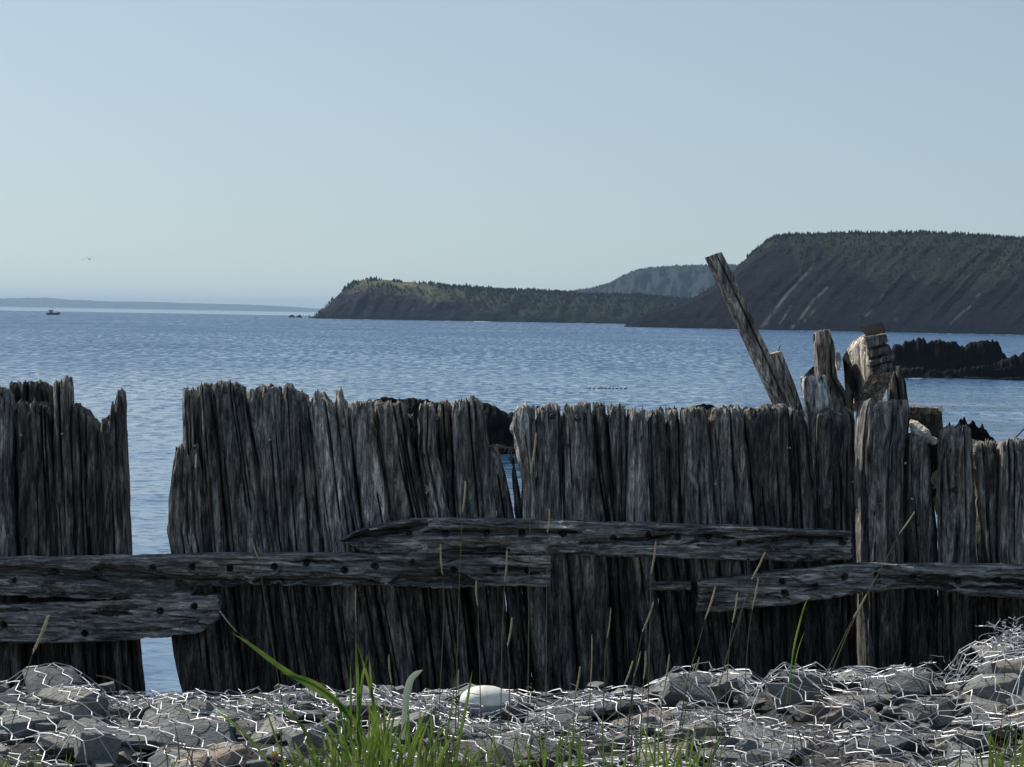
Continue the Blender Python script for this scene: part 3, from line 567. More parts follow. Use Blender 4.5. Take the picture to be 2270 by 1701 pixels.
T = [
 # off-frame neighbours, left
 dict(edges=[(850, -240, -160), (1600, -200, -120)], top=880), dict(edges=[(850, -158, -78), (1600, -122, -42)], top=870),
 dict(edges=[(860, -76, 29), (1100, -72, 26), (1600, -40, 60)], top=[(-75, 872), (0, 866), (8, 858), (16, 862), (29, 880)], val=.95, brown=.15),
 dict(edges=[(850, 14, 106), (1235, 20, 118), (1600, 50, 140)], top=[(14, 858), (18, 851), (30, 850), (60, 846), (98, 846), (106, 856)], D=.16, val=.55, brown=.8, rag=5),
 dict(edges=[(890, 30, 110), (1235, 40, 127), (1420, 60, 140), (1600, 68, 152)], top=[(30, 898), (45, 890), (60, 896), (80, 893), (95, 900), (110, 905)], val=.62, brown=.5, rag=6, cracks=5),
 dict(edges=[(840, 111, 150), (1000, 116, 157), (1235, 125, 166), (1600, 150, 200)], top=[(111, 855), (118, 848), (132, 850), (138, 849), (143, 840), (147, 838), (150, 845)], val=.9, brown=.35, rag=3, cracks=4),
 dict(edges=[(900, 153, 216), (1235, 165, 229), (1600, 200, 260)], top=[(153, 905), (159, 893), (163, 905), (180, 915), (200, 930), (216, 945)], val=.6, brown=.45, rag=9, cracks=5),
 dict(edges=[(866, 214, 271), (1235, 227, 283), (1400, 240, 300), (1570, 256, 316), (1620, 258, 318)], top=[(214, 945), (222, 930), (230, 945), (238, 935), (244, 897), (249, 893), (254, 930), (257, 872), (260, 865), (266, 864), (269, 872), (271, 900)], val=.7, brown=.3, rag=5, cracks=6),
 # left end of the middle section
 dict(edges=[(862, 400, 437), (979, 403, 442), (1100, 400, 452), (1235, 400, 462), (1600, 430, 500)], top=[(400, 866), (405, 862), (413, 874), (420, 864), (428, 862), (437, 868)], val=1.25, brown=.12, D=.06, cracks=5),
 dict(edges=[(1000, 385, 440), (1100, 373, 452), (1180, 369, 459), (1235, 379, 464), (1400, 376, 481), (1460, 384, 488), (1530, 401, 495), (1600, 410, 500)], top=[(385, 1005), (388, 992), (394, 1004), (400, 985), (405, 1006), (412, 1020), (425, 1040), (432, 1000), (440, 985)], val=1.15, brown=.42, rag=9, cracks=6, fib=1.6),
 dict(edges=[(868, 437, 466), (990, 444, 483), (1223, 463, 503), (1600, 500, 548)], top=[(437, 862), (450, 853), (466, 856)], val=.72),
 dict(edges=[(868, 466, 541), (1000, 485, 563), (1071, 491, 576), (1190, 502, 597), (1600, 549, 655)], top=[(466, 854), (490, 850), (520, 856), (541, 862)], val=.72, cracks=5),
 dict(edges=[(880, 542, 622), (1030, 571, 633), (1200, 598, 641), (1600, 656, 705)], top=[(542, 876), (556, 868), (575, 858), (592, 854), (605, 862), (622, 862)], val=.95, cracks=5, brown=.1),
 dict(edges=[(870, 623, 681), (1100, 634, 702), (1223, 642, 714), (1600, 706, 770)], top=[(623, 862), (635, 858), (650, 861), (655, 872), (681, 876)], val=.8, cracks=4),
 dict(edges=[(870, 683, 737), (990, 691, 759), (1166, 709, 782), (1600, 772, 860)], top=[(683, 885), (692, 880), (699, 866), (706, 880), (737, 900)], val=1.3, cracks=3),
 dict(edges=[(868, 737, 767), (1100, 766, 791), (1166, 783, 801), (1600, 861, 890)], top=[(737, 870), (750, 867), (757, 885), (767, 892)], val=1.05),
 dict(edges=[(895, 768, 825), (1071, 791, 853), (1153, 801, 869), (1600, 891, 945)], top=[(768, 900), (785, 894), (825, 892)], val=1.3),
 dict(edges=[(895, 826, 897), (1071, 854, 930), (1153, 869, 950), (1600, 946, 1000)], top=[(826, 895), (860, 898), (880, 898), (891, 892), (894, 893), (897, 912)], val=.8, brown=.4, cracks=6),
 dict(edges=[(930, 897, 932), (1071, 930, 950), (1153, 950, 985), (1600, 1000, 1040)], top=[(897, 920), (912, 965), (925, 985), (932, 960)], D=.07, val=.5, brown=.6, cracks=2),
 dict(edges=[(898, 927, 967), (1000, 925, 965), (1153, 950, 1000), (1600, 1010, 1056)], top=[(927, 908), (936, 900), (945, 897), (960, 902), (967, 912)], val=1.15, brown=.15, cracks=4, fib=1.5, rag=6),
 dict(edges=[(900, 967, 1000), (1150, 986, 1012), (1600, 1056, 1080)], top=[(967, 908), (982, 892), (992, 895), (1000, 899)], D=.04, val=.6, brown=.55, cracks=3),
 dict(edges=[(890, 1000, 1073), (976, 1003, 1080), (1150, 1013, 1100), (1600, 1080, 1150)], top=[(1000, 897), (1030, 890), (1060, 889), (1073, 900)], val=.9, cracks=4),
 dict(edges=[(990, 1078, 1104), (1058, 1088, 1122), (1150, 1101, 1141), (1600, 1150, 1190)], top=[(1078, 1005), (1090, 1003), (1098, 1008), (1102, 987), (1104, 990)], val=.7, cracks=3, rag=4),
 dict(edges=[(1017, 1136, 1140), (1080, 1138, 1150), (1150, 1143, 1160), (1600, 1190, 1235)], top=[(1136, 1020), (1138, 1016), (1140, 1022)], val=.7, cracks=0, rag=2, thick=.06, D=.05),
 dict(edges=[(903, 1148, 1187), (952, 1139, 1188), (1000, 1153, 1188), (1045, 1163, 1188), (1150, 1166, 1191), (1600, 1195, 1235)], top=[(1148, 925), (1155, 905), (1172, 901), (1187, 907)], val=1.5, cracks=2, fib=1.5, skew=-.10),
 dict(edges=[(903, 1188, 1244), (1150, 1191, 1251), (1600, 1235, 1290)], top=[(1188, 905), (1200, 912), (1212, 900), (1226, 898), (1244, 902)], val=1.0),
 dict(edges=[(900, 1246, 1312), (976, 1246, 1318), (1044, 1248, 1327), (1150, 1252, 1345), (1600, 1291, 1365)], top=[(1246, 903), (1290, 897), (1312, 896)], val=.9),
 dict(edges=[(897, 1313, 1345), (1044, 1328, 1353), (1150, 1346, 1365), (1600, 1366, 1395)], top=[(1313, 896), (1345, 901)], D=.03, val=.6, brown=.3),
 dict(edges=[(905, 1346, 1391), (1150, 1366, 1388), (1600, 1396, 1440)], top=[(1346, 902), (1391, 907)], val=.75),
 dict(edges=[(912, 1392, 1433), (1150, 1389, 1439), (1600, 1441, 1495)], top=[(1392, 908), (1415, 915), (1433, 908)], val=1.25),
 dict(edges=[(915, 1434, 1476), (1150, 1441, 1480), (1600, 1496, 1540)], top=[(1434, 910), (1447, 925), (1460, 911), (1476, 914)], val=.62, brown=.3, rag=9),
 dict(edges=[(915, 1477, 1508), (1160, 1481, 1515), (1600, 1541, 1570)], top=[(1477, 914), (1488, 920), (1508, 914)], D=.02, val=.7, rag=8),
 dict(edges=[(908, 1509, 1572), (1160, 1516, 1586), (1600, 1571, 1630)], top=[(1509, 912), (1540, 906), (1572, 911)], val=.8, cracks=4),
 dict(edges=[(908, 1574, 1649), (976, 1577, 1654), (1058, 1583, 1665), (1166, 1588, 1674), (1600, 1632, 1700)], top=[(1574, 915), (1600, 908), (1649, 908)], val=.88, rag=2.5),
 dict(edges=[(905, 1650, 1752), (1166, 1676, 1766), (1600, 1701, 1788)], top=[(1650, 914), (1690, 908), (1746, 902)], val=.62, brown=.3, rag=2.5),
 dict(edges=[(905, 1747, 1785), (990, 1756, 1795), (1139, 1762, 1812), (1600, 1782, 1833)], top=[(1747, 905), (1785, 916)], val=.62, brown=.2, D=-.03, thick=.055),
 dict(edges=[(917, 1807, 1895), (1235, 1815, 1896), (1600, 1835, 1898)], top=[(1807, 925), (1815, 916), (1845, 916), (1848, 927), (1856, 920), (1870, 914), (1893, 914)], val=.62, brown=.15, rag=3, cracks=4, D=-.03, thick=.05),
 dict(edges=[(888, 1920, 2017), (960, 1917, 2015), (1000, 1912, 2007), (1235, 1912, 2002), (1330, 1918, 1999), (1480, 1921, 2000), (1600, 1922, 2002)], top=[(1912, 893), (1925, 888), (1930, 890), (1937, 902), (1945, 890), (2017, 888)], skew=-.14, val=.85, rag=2.5, cracks=4, thick=.20, D=.03),
 dict(edges=[(966, 2011, 2058), (1150, 2014, 2078), (1235, 2019, 2082), (1600, 2012, 2086)], top=[(2011, 968), (2040, 968), (2058, 974)], val=.7, rag=3, skew=-.10, D=.05),
 dict(edges=[(948, 2087, 2158), (1100, 2084, 2163), (1235, 2084, 2166), (1600, 2090, 2168)], top=[(2087, 957), (2098, 949), (2150, 948), (2158, 957)], val=.9, rag=2.5, thick=.07, skew=-.1),
 dict(edges=[(985, 2160, 2215), (1235, 2178, 2215), (1330, 2186, 2236), (1600, 2190, 2245)], top=[(2160, 990), (2180, 984), (2215, 986)], val=.95, brown=.5, rag=5, fib=1.5, cracks=4, D=.04, skew=-.10),
 dict(edges=[(975, 2216, 2300), (1235, 2216, 2300), (1330, 2238, 2320), (1600, 2262, 2340)], top=[(2216, 985), (2250, 978), (2300, 975)], val=1.05, brown=.25, rag=6, cracks=5),
 dict(edges=[(950, 2302, 2380), (1600, 2342, 2420)], top=950), dict(edges=[(950, 2382, 2460), (1600, 2422, 2500)], top=960),
]
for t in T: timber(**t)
# second row behind the first, showing in the cracks and notches
for x0, x1, yt, sh, lo in [(-70, 20, 900, 35, 1650), (20, 106, 930, 35, 1650), (110, 180, 935, 35, 1650), (175, 240, 950, 38, 1650), (420, 500, 880, 95, 1650), (500, 590, 885, 100, 1650), (590, 680, 890, 95, 1650), (680, 760, 900, 95, 1650), (755, 840, 915, 90, 1650), (840, 890, 925, 85, 1650), (928, 1000, 930, 75, 1650), (1000, 1066, 925, 70, 1650), (1192, 1270, 925, 50, 1650), (1270, 1350, 920, 55, 1650), (1350, 1430, 925, 50, 1650), (1430, 1510, 935, 55, 1650), (1510, 1590, 930, 60, 1650), (2190, 2280, 1005, 30, 1650)]:
    sh2 = sh*(1235-yt)/700
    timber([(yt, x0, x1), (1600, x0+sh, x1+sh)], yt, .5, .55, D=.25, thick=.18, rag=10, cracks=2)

# nail heads standing in the wood
def nailhead(px, py, r=.006, D=0):
    p = P(px, py, WALL_Y-.004+D); mb = MB(); mb.tube([(0, .03, 0), (0, -.006, 0), (0, -.009, 0)], [r*.5, r, r*.6], 8)
    return obj('nail', mb.mesh('nail'), NAILM, wall, p-WO)
for a in [(47, 965), (138, 962), (598, 975), (1586, 1073), (1890, 1068), (2007, 1027), (2022, 1106)]: nailhead(*a)
for a, b in [(1745, 993)]: nailhead(a, b, .005); nailhead(a+6, b, .005)
def bolt_head(px, py, r):
    p = P(px, py, WALL_Y-.012); mb = MB(); th = np.arange(6)/6*6.283
    mb.tube([(0, .05, 0), (0, -.002, 0)], [r*1.5, r*1.5], 12); mb.tube([(0, 0, 0), (0, -.022, 0), (0, -.026, 0)], [r, r, r*.7], 6)
    return obj('bolt', mb.mesh('bolt'), RUST, wall, p-WO)
bolt_head(1223, 922, .013); bolt_head(1281, 929, .011); bolt_head(2116, 1087, .010)

def rail(path, bolts, cracks=(), front=.13, val=1.0, brown=.1, seed=1, nv=34, thick=None, endrag=6, label=None, under=()):
    a = np.array(path, float); Yf = WALL_Y-front; thick = thick or front-.004
    px = np.arange(a[0, 0], a[-1, 0]+.1, 3.2); n = len(px); yt = np.interp(px, a[:, 0], a[:, 1]); yb = np.interp(px, a[:, 0], a[:, 2])
    yt = yt+fbm(px/60., 0, 0, seed, 4)*1.8+vn(px/6., 0, 0, seed+1)*.8; yb = yb+fbm(px/50., 3, 0, seed+2, 4)*5.0+vn(px/7., 3, 0, seed+3)*1.5
    nt_, nb_ = 6, 6
    s = np.concatenate([np.linspace(0, 1, nv), np.ones(nb_), np.linspace(1, 0, 6), np.zeros(nt_)])
    w = np.concatenate([np.zeros(nv), np.linspace(0, 1, nb_+2)[1:-1], np.ones(6), np.linspace(1, 0, nt_+2)[1:-1]])
    side = np.concatenate([np.zeros(nv), np.ones(nb_), np.full(6, 2), np.full(nt_, 3)])
    k = len(s); PX = np.broadcast_to(px[:, None], (n, k)).copy(); PY = yt[:, None]+(yb-yt)[:, None]*s[None]
    sc = Yf/FPX; um = PY*sc; xm = PX*sc
    # ragged sawn ends
    PX[:4] -= np.linspace(1, 0, 4)[:, None]*(vn(s*9, w*4, 0, seed+4)*endrag)[None]; PX[-4:] += np.linspace(0, 1, 4)[:, None]*(vn(s*9, w*4, 0, seed+5)*endrag*.5)[None]
    B = P(PX, PY, Yf)
    h = (yb-yt)[:, None]*sc; cor = np.minimum(s, 1-s)[None]*h; rc = .014
    d = np.where(side == 0, np.clip(rc-cor, 0, rc)**2/rc*.8, 0)
    g = fbm(xm*7, um*40, w*5, seed+6, 4); g2 = vn(xm*9, um*130, w*20, seed+7); lump = fbm(xm*5, um*9, w*2, seed+8, 4)
    d = d+.006*g+.003*g2+.007*lump
    chip = np.clip(fbm(xm*8, um*14, w*3, seed+9, 3)-.18, 0, 1)*.06*(s > .55)
    d = d+chip
    d = d+.016*np.clip(.05-np.abs(fbm(xm*1.6, um*11, 0, seed+19, 3)), 0, 1)/.05
    for bx, by in bolts:
        rr = np.hypot((PX-bx), (PY-by))/1.0
        d = d+np.where((side == 0)[None], .050*np.clip((8.2-rr)/1.8, 0, 1), 0)
    for cr in cracks:
        cxx, cyy = np.array(cr[0], float).T; cy = np.interp(px, cxx, cyy)+fbm(px/22., 9, 0, seed+14, 3)*3; on = (px > cxx[0]) & (px < cxx[-1])
        wd_ = cr[1]*1.4*np.clip(np.minimum(px-cxx[0], cxx[-1]-px)/25, .2, 1)
        d = d+np.where((side == 0)[None] & on[:, None], 1.4*cr[2]*np.exp(-((PY-cy[:, None])/wd_[:, None])**2), 0)
    v = B.copy(); v[..., 1] = Yf+w[None]*thick+np.where(side == 0, 1, np.where(side == 2, 0, 0))[None]*d
    v[..., 2] += np.where(side == 1, 1, np.where(side == 3, -1, 0))[None]*np.clip(d, -.01, .02)
    V = v.reshape(-1, 3); F = grid_faces(n, k, True).tolist()
    c0, c1 = v[0].mean(0), v[-1].mean(0); V = np.concatenate([V, [c0+(.012, 0, 0), c1-(.012, 0, 0)]])
    i = np.arange(k); j = (i+1) % k
    F += np.stack([i, j, np.full(k, n*k)], -1)[:, ::-1].tolist()+np.stack([(n-1)*k+i, (n-1)*k+j, np.full(k, n*k+1)], -1).tolist()
    org = np.array([V[:, 0].mean(), Yf, V[:, 2].mean()])
    o = obj('rail', mesh('rail', V-org, F), WOODH, wall, org-WO); o.color = (val, brown, 0, 1)
    if label: o['label'] = label
    for bx, by in bolts:
        p = P(bx, by, Yf); mb = MB(); mb.tube([(0, .07, 0), (0, .040, 0), (0, .036, 0)], [.0085, .0085, .005], 8)
        obj('bolt', mb.mesh('bolt'), RUST, o, p-org)
    return o
rail([(-200, 1243, 1322), (0, 1238, 1322), (200, 1236, 1326), (300, 1233, 1330), (415, 1231, 1330), (435, 1231, 1302), (600, 1229, 1298), (850, 1229, 1303), (1000, 1230, 1302), (1221, 1231, 1300)],
     [(-60, 1262), (28, 1290), (117, 1269), (338, 1261), (425, 1258), (509, 1261), (608, 1257), (679, 1249), (764, 1264), (831, 1255), (914, 1248), (1006, 1265), (1095, 1263), (1168, 1265)],
     [([(-50, 1272), (60, 1270), (120, 1275), (200, 1282), (300, 1300), (400, 1305)], 7, .07), ([(200, 1265), (300, 1278), (420, 1297), (560, 1299)], 9, .09), ([(560, 1290), (700, 1293), (770, 1290), (850, 1297)], 6, .07), ([(860, 1296), (900, 1288), (1000, 1284), (1060, 1296)], 8, .08), ([(640, 1245), (760, 1247)], 2.5, .03)], seed=101, val=1.0)
rail([(-200, 1350, 1432), (0, 1342, 1427), (100, 1339, 1426), (200, 1334, 1426), (300, 1329, 1418), (400, 1324, 1406), (450, 1322, 1400), (485, 1319, 1375)],
     [(8, 1386), (355, 1356), (187, 1405), (430, 1345)], [([(0, 1352), (60, 1353)], 3, .03), ([(200, 1360), (300, 1362)], 3, .04), ([(200, 1405), (380, 1395)], 3, .02)], seed=103, val=1.02, brown=.15)
rail([(755, 1197, 1201), (790, 1178, 1215), (800, 1175, 1220), (840, 1166, 1226), (880, 1158, 1228), (920, 1152, 1229), (1000, 1151, 1229), (1180, 1154, 1229), (1350, 1160, 1232), (1600, 1167, 1241), (1720, 1172, 1243), (1890, 1180, 1244)],
     [(906, 1184), (987, 1184), (1079, 1184), (1157, 1184), (1248, 1184), (1360, 1195), (1438, 1187), (1502, 1190), (1571, 1192), (1639, 1206), (1720, 1199), (1800, 1202), (1868, 1203)],
     [([(760, 1200), (800, 1189), (850, 1183), (900, 1172), (950, 1163)], 5.5, .09), ([(940, 1180), (1100, 1180), (1290, 1181)], 3.5, .05), ([(1360, 1198), (1440, 1197), (1500, 1185)], 3.5, .06), ([(1540, 1192), (1630, 1193)], 3, .05), ([(1640, 1204), (1700, 1200), (1780, 1193), (1880, 1195)], 3.5, .06), ([(975, 1222), (1050, 1224), (1130, 1220)], 6, .06)], seed=107, front=.15, val=1.0)
rail([(1548, 1289, 1360), (1610, 1283, 1357), (1680, 1275, 1346), (1740, 1267, 1341), (1800, 1260, 1334), (1860, 1254, 1325), (1900, 1252, 1316), (2000, 1252, 1305), (2090, 1253, 1306), (2130, 1254, 1316), (2200, 1254, 1322), (2270, 1256, 1327), (2450, 1262, 1334)],
     [(1735, 1290), (1807, 1301), (1872, 1279), (1945, 1276), (2025, 1279), (2126, 1290), (2213, 1287), (1740, 1316)],
     [([(2030, 1280), (2120, 1285), (2270, 1292), (2300, 1294)], 3.5, .05), ([(1975, 1299), (2060, 1296), (2120, 1304)], 6, .07), ([(2130, 1304), (2270, 1306)], 3, .05)], seed=109, front=.15, val=1.1)
for a, b, w_, yy in [(55, 72, 3, 1239), (146, 170, 3, 1237), (258, 290, 2.5, 1234), (946, 960, 3.5, 1153), (1028, 1078, 2.5, 1154), (1186, 1296, 2.5, 1157), (1372, 1386, 4, 1162), (1452, 1460, 3, 1164), (1655, 1682, 4, 1174), (1748, 1758, 3, 1174), (1908, 1934, 3, 1253), (2120, 2205, 2.5, 1255), (818, 838, 4, 1173)]:
    mb = MB(); c_ = np.linspace(0, 1, 7); pts_ = P(a+(b-a)*c_, yy+(.9*np.sin(c_*7)), WALL_Y-.125 if yy > 1200 else WALL_Y-.145); mb.tube(pts_, np.array([.3, 1, .8, 1.1, .9, .8, .2])*w_*.45/429, 5)
    obj('pale_streak', mb.mesh('pale_streak', True, WO), CRUST, wall)  # thin pale streaks along the rail tops
rail([(1437, 1291, 1311), (1480, 1290, 1311), (1535, 1289, 1312)], [], seed=113, front=.06, val=.8, brown=.3, nv=10, endrag=2)

# ------------------------------------------------------------------ posts and pieces behind the wall
timber([(835, 1773, 1836), (920, 1785, 1848), (1600, 1812, 1850)], [(1773, 838), (1800, 835), (1836, 834)], 1.8, 0, D=.035, thick=.05, rag=1.5, cracks=3, parent=None, name='post', label='pale grey flat-topped post standing right beside the foot of the leaning plank', cat='post', skew=-.04)
timber([(733, 1806, 1846), (838, 1813, 1858), (900, 1830, 1896), (1600, 1850, 1905)], [(1806, 738), (1815, 734), (1846, 731)], 1.0, .42, D=.44, thick=.18, rag=1.5, cracks=4, parent=None, name='post', label='tall narrow brown post behind the pale post and left of the broken block', cat='post')
timber([(815, 1965, 2005), (890, 1975, 2015), (1600, 1985, 2030)], [(1965, 850), (1980, 830), (1990, 812), (2000, 815), (2005, 825)], .55, .3, D=.40, thick=.15, rag=5, cracks=3, parent=None, name='post', label='dark cracked post stub right behind the broken beam end', cat='post')

def slab(corners_front, Yf, Yb, sub=10, amp=.006, seed=3, shift=(0, 0), gr=18., groove=.0):
    """long squared piece: 4 front-face pixel corners (tl,tr,br,bl), extruded back"""
    tl, tr, br, bl = [P(*c, Yf) for c in corners_front]
    nu, nvv = 18, 120; s = np.linspace(0, 1, nu); t = np.linspace(0, 1, nvv)[:, None]
    def face(a, b, c, d): return (a*(1-s)[None, :, None]+b*s[None, :, None])*(1-t)[..., None]+(d*(1-s)[None, :, None]+c*s[None, :, None])*t[..., None]
    F = face(tl, tr, br, bl); Bk = F[:, ::-1].copy(); dep = Yb-Yf; Bk[..., 1] += dep; Bk[..., 0] += shift[0]; Bk[..., 2] += shift[1]
    Lm = np.linalg.norm(bl-tl); um = s[None]*np.linalg.norm(tr-tl); hm = t*Lm
    g = fbm(um*60+fbm(hm*2, 0, 0, seed, 2)*2, hm*1.5, 0, seed+1, 3); g2 = vn(um*160, hm*5, 0, seed+2)
    F[..., 1] += amp*g+.3*amp*g2+(groove*np.exp(-((s[None]-.52-.06*vn(hm*1.5, 0, 0, seed+5))/.06)**2))
    ed = fbm(hm*6, 0, 0, seed+3, 3)[:, 0]*amp
    F[:, 0, 0] += ed; F[:, -1, 0] -= ed
    V = np.concatenate([F, Bk], 1); k = 2*nu
    f = grid_faces(nvv, k, True).tolist()+[list(range(k)), list(range((nvv-1)*k, nvv*k))[::-1]]
    return V.reshape(-1, 3), f
V, F = slab([(1577, 567), (1600, 558), (1772, 925), (1742, 925)], 15.45, 15.53, amp=.006, groove=.035, seed=9, shift=(-.03, -.01))
org = V.mean(0); o = obj('leaning_plank', mesh('leaning_plank', V-org, F), WOODV, loc=org); o.color = (1.35, .25, 0, 1); tag(o, 'long thin split plank leaning to the left high above the wall', 'plank')
t = thing('short_plank', 'short grey plank leaning on the lower right side of the long leaning plank', 'plank', P(1750, 850, 15.40))
V, F = slab([(1711, 786), (1734, 778), (1790, 930), (1764, 930)], 15.40, 15.47, amp=.006, groove=.02, seed=19, shift=(-.02, 0))
o = obj('board', mesh('board', V-np.array(t.location), F), WOODV, t); o.color = (1.15, .25, 0, 1)
mb = MB(); mb.tube([P(1725, 785, 15.43), P(1727, 774, 15.43), P(1730, 766, 15.42)], .0028, 5); obj('bent_nail', mb.mesh('bent_nail', origin=t.location), RUST, t)

def hull_block(faces_px, name, parent, mat, color, seed, amp=.02, cuts=14, grain=None, origin=None, bev=.012):
    pts = [Vector(P(a, b, Y)) for a, b, Y in faces_px]
    bm = bmesh.new()
    for p in pts: bm.verts.new(p)
    bmesh.ops.convex_hull(bm, input=bm.verts)
    bmesh.ops.dissolve_limit(bm, angle_limit=R(6), verts=bm.verts, edges=bm.edges)
    bmesh.ops.bevel(bm, geom=list(bm.edges), offset=bev, segments=2, affect='EDGES')
    bmesh.ops.triangulate(bm, faces=bm.faces)
    for it in range(4):
        lim = .05/(1.7**it); es = [e for e in bm.edges if e.calc_length() > lim]
        if es and len(bm.faces) < 25000: bmesh.ops.subdivide_edges(bm, edges=es, cuts=1)
        bmesh.ops.triangulate(bm, faces=bm.faces)
    bm.normal_update(); co = np.array([v.co for v in bm.verts]); no = np.array([v.normal for v in bm.verts])
    if grain is not None:
        gd = np.array(grain); gd = gd/np.linalg.norm(gd); al = co@gd; ac = co-al[:, None]*gd
        d = fbm(ac[:, 0]*45+al*.8, ac[:, 2]*45, ac[:, 1]*45, seed, 4)*amp+fbm(co[:, 0]*9, co[:, 1]*9, co[:, 2]*9, seed+5, 4)*amp*.8
        d -= np.clip(.10-np.abs(fbm(ac[:, 0]*14, ac[:, 2]*14, ac[:, 1]*14+al*.6, seed+6, 2)), 0, 1)/.1*amp*1.6
    else: d = fbm(co[:, 0]*11, co[:, 1]*11, co[:, 2]*11, seed, 5)*amp
    co2 = co+no*d[:, None]
    for v, c in zip(bm.verts, co2): v.co = c
    org = np.array(origin) if origin is not None else co2.mean(0)
    for v in bm.verts: v.co = v.co-Vector(org)
    me = bpy.data.meshes.new(name); bm.to_mesh(me); bm.free()
    o = obj(name, me, mat, parent, None if parent else org); o.color = (*color, 0, 1) if len(color) == 2 else color; return o
def q6(X_, Y_): return (1500+.3481*X_, 500+.3481*Y_)
ho = P(1925, 860, 15.35)
blk = thing('broken_beam_end', 'thick cracked squared beam end tilted up above the wall with a sunlit pale left face', 'beam', ho)
gdir = P(*q6(1260, 640), 15.4)-P(*q6(1150, 1100), 15.4)
hull_block([(*q6(1205, 712), 15.14), (*q6(1325, 692), 15.18), (*q6(1392, 922), 15.14), (*q6(1240, 950), 15.08),
            (*q6(1105, 745), 15.46), (*q6(1250, 655), 15.50), (*q6(1300, 1140), 15.40), (*q6(1095, 1200), 15.36), (*q6(1056, 850), 15.46)],
           'beam', blk, WOODV, (1.9, .45), 71, amp=.006, grain=gdir, origin=ho, bev=.006)
hull_block([(*q6(1165, 652), 15.40), (*q6(1310, 616), 15.34), (*q6(1334, 686), 15.12), (*q6(1202, 704), 15.08), (*q6(1190, 660), 15.44), (*q6(1312, 640), 15.44)], 'rotten_top', blk, ROT_SHADE, (1, 1), 73, amp=.008, origin=ho, bev=.004)
hull_block([(*q6(1052, 842), 15.26), (*q6(1085, 790), 15.30), (*q6(1122, 900), 15.18), (*q6(1125, 1160), 15.2), (*q6(1092, 1200), 15.26), (*q6(1072, 960), 15.26), (*q6(1080, 900), 15.4)], 'dark_hollow', blk, WOODV, (.07, .6), 79, amp=.010, origin=ho, bev=.004)  # near-black piece: shade of the hollow put into its colour
for k_, (qd, cv) in enumerate((([(1200, 708), (1335, 690), (1352, 742), (1214, 784)], (1.0, .25)), ([(1216, 800), (1354, 758), (1372, 800), (1226, 848)], (.7, .2)), ([(1226, 866), (1384, 816), (1390, 850), (1234, 898)], (1.0, .15)), ([(1238, 908), (1390, 862), (1402, 925), (1244, 952)], (.55, .0)))):
    hull_block([(*q6(*c_), 15.03+.01*(k_ % 2)) for c_ in qd]+[(*q6(c_[0]-14, c_[1]-6), 15.22) for c_ in qd], 'layer', blk, WOODV, cv, 171+k_, amp=.005, grain=P(1985, 800, 15)-P(1925, 815, 15), origin=ho, bev=.003)
hull_block([(*q6(1008, 812), 15.24), (*q6(1038, 800), 15.24), (*q6(1046, 880), 15.22), (*q6(1030, 938), 15.24), (*q6(1012, 900), 15.3), (*q6(1046, 850), 15.32)], 'knot', blk, WOODV, (2.2, .0), 75, amp=.006, origin=ho, bev=.005)

def q5(X_, Y_): return (1670+.2714*X_, 800+.2714*Y_)
jo = P(2050, 935, 15.7)
jb = thing('broken_sill', 'dark broken slab of timber with a pale sunlit crust, just right of the tallest front timber', 'timber', jo)
hull_block([(*q5(1250, 385), 15.75), (*q5(1530, 400), 15.75), (*q5(1545, 640), 15.8), (*q5(1400, 650), 15.7), (*q5(1260, 480), 15.7), (*q5(1260, 375), 16.05), (*q5(1540, 385), 16.05), (*q5(1560, 640), 16.0), (*q5(1400, 660), 16)], 'slab', jb, WOODV, (.25, .5), 81, amp=.015, origin=jo)
hull_block([(*q5(1250, 378), 15.72), (*q5(1530, 388), 15.72), (*q5(1538, 436), 15.73), (*q5(1255, 436), 15.73), (*q5(1250, 370), 16.1), (*q5(1545, 378), 16.1)], 'top_board', jb, WOODV, (.9, .5), 83, amp=.008, origin=jo, bev=.004)
hull_block([(*q5(1280, 480), 15.55), (*q5(1330, 490), 15.55), (*q5(1440, 570), 15.5), (*q5(1470, 640), 15.5), (*q5(1300, 600), 15.45), (*q5(1280, 540), 15.55), (*q5(1400, 590), 15.68), (*q5(1290, 500), 15.7)], 'pale_crust', jb, CRUST, (1, 0), 85, amp=.02, origin=jo, bev=.006)
hull_block([(*q5(1390, 620), 15.5), (*q5(1440, 600), 15.5), (*q5(1520, 650), 15.5), (*q5(1480, 690), 15.5), (*q5(1450, 640), 15.6), (*q5(1400, 650), 15.62)], 'pale_crust', jb, CRUST, (1, 0), 86, amp=.02, origin=jo, bev=.006)
hull_block([(*q5(1505, 385), 15.7), (*q5(1540, 365), 15.72), (*q5(1548, 415), 15.72), (*q5(1515, 410), 15.7), (*q5(1530, 390), 15.8)], 'pale_crust', jb, CRUST, (1, 0), 87, amp=.004, origin=jo, bev=.002)
for k_, (a_, b_, c_, d_) in enumerate([(1450, 870, 1525, 1060), (1465, 1080, 1520, 1290)]):
    hull_block([(*q5(a_, b_+60), 15.30), (*q5(c_, b_), 15.30), (*q5(c_+10, d_), 15.34), (*q5(a_+30, d_-20), 15.34), (*q5(a_, b_+100), 15.5), (*q5(c_, d_-40), 15.5)], 'pale_crust', jb, CRUST, (1, 0), 90+k_, amp=.012, origin=jo, bev=.004)
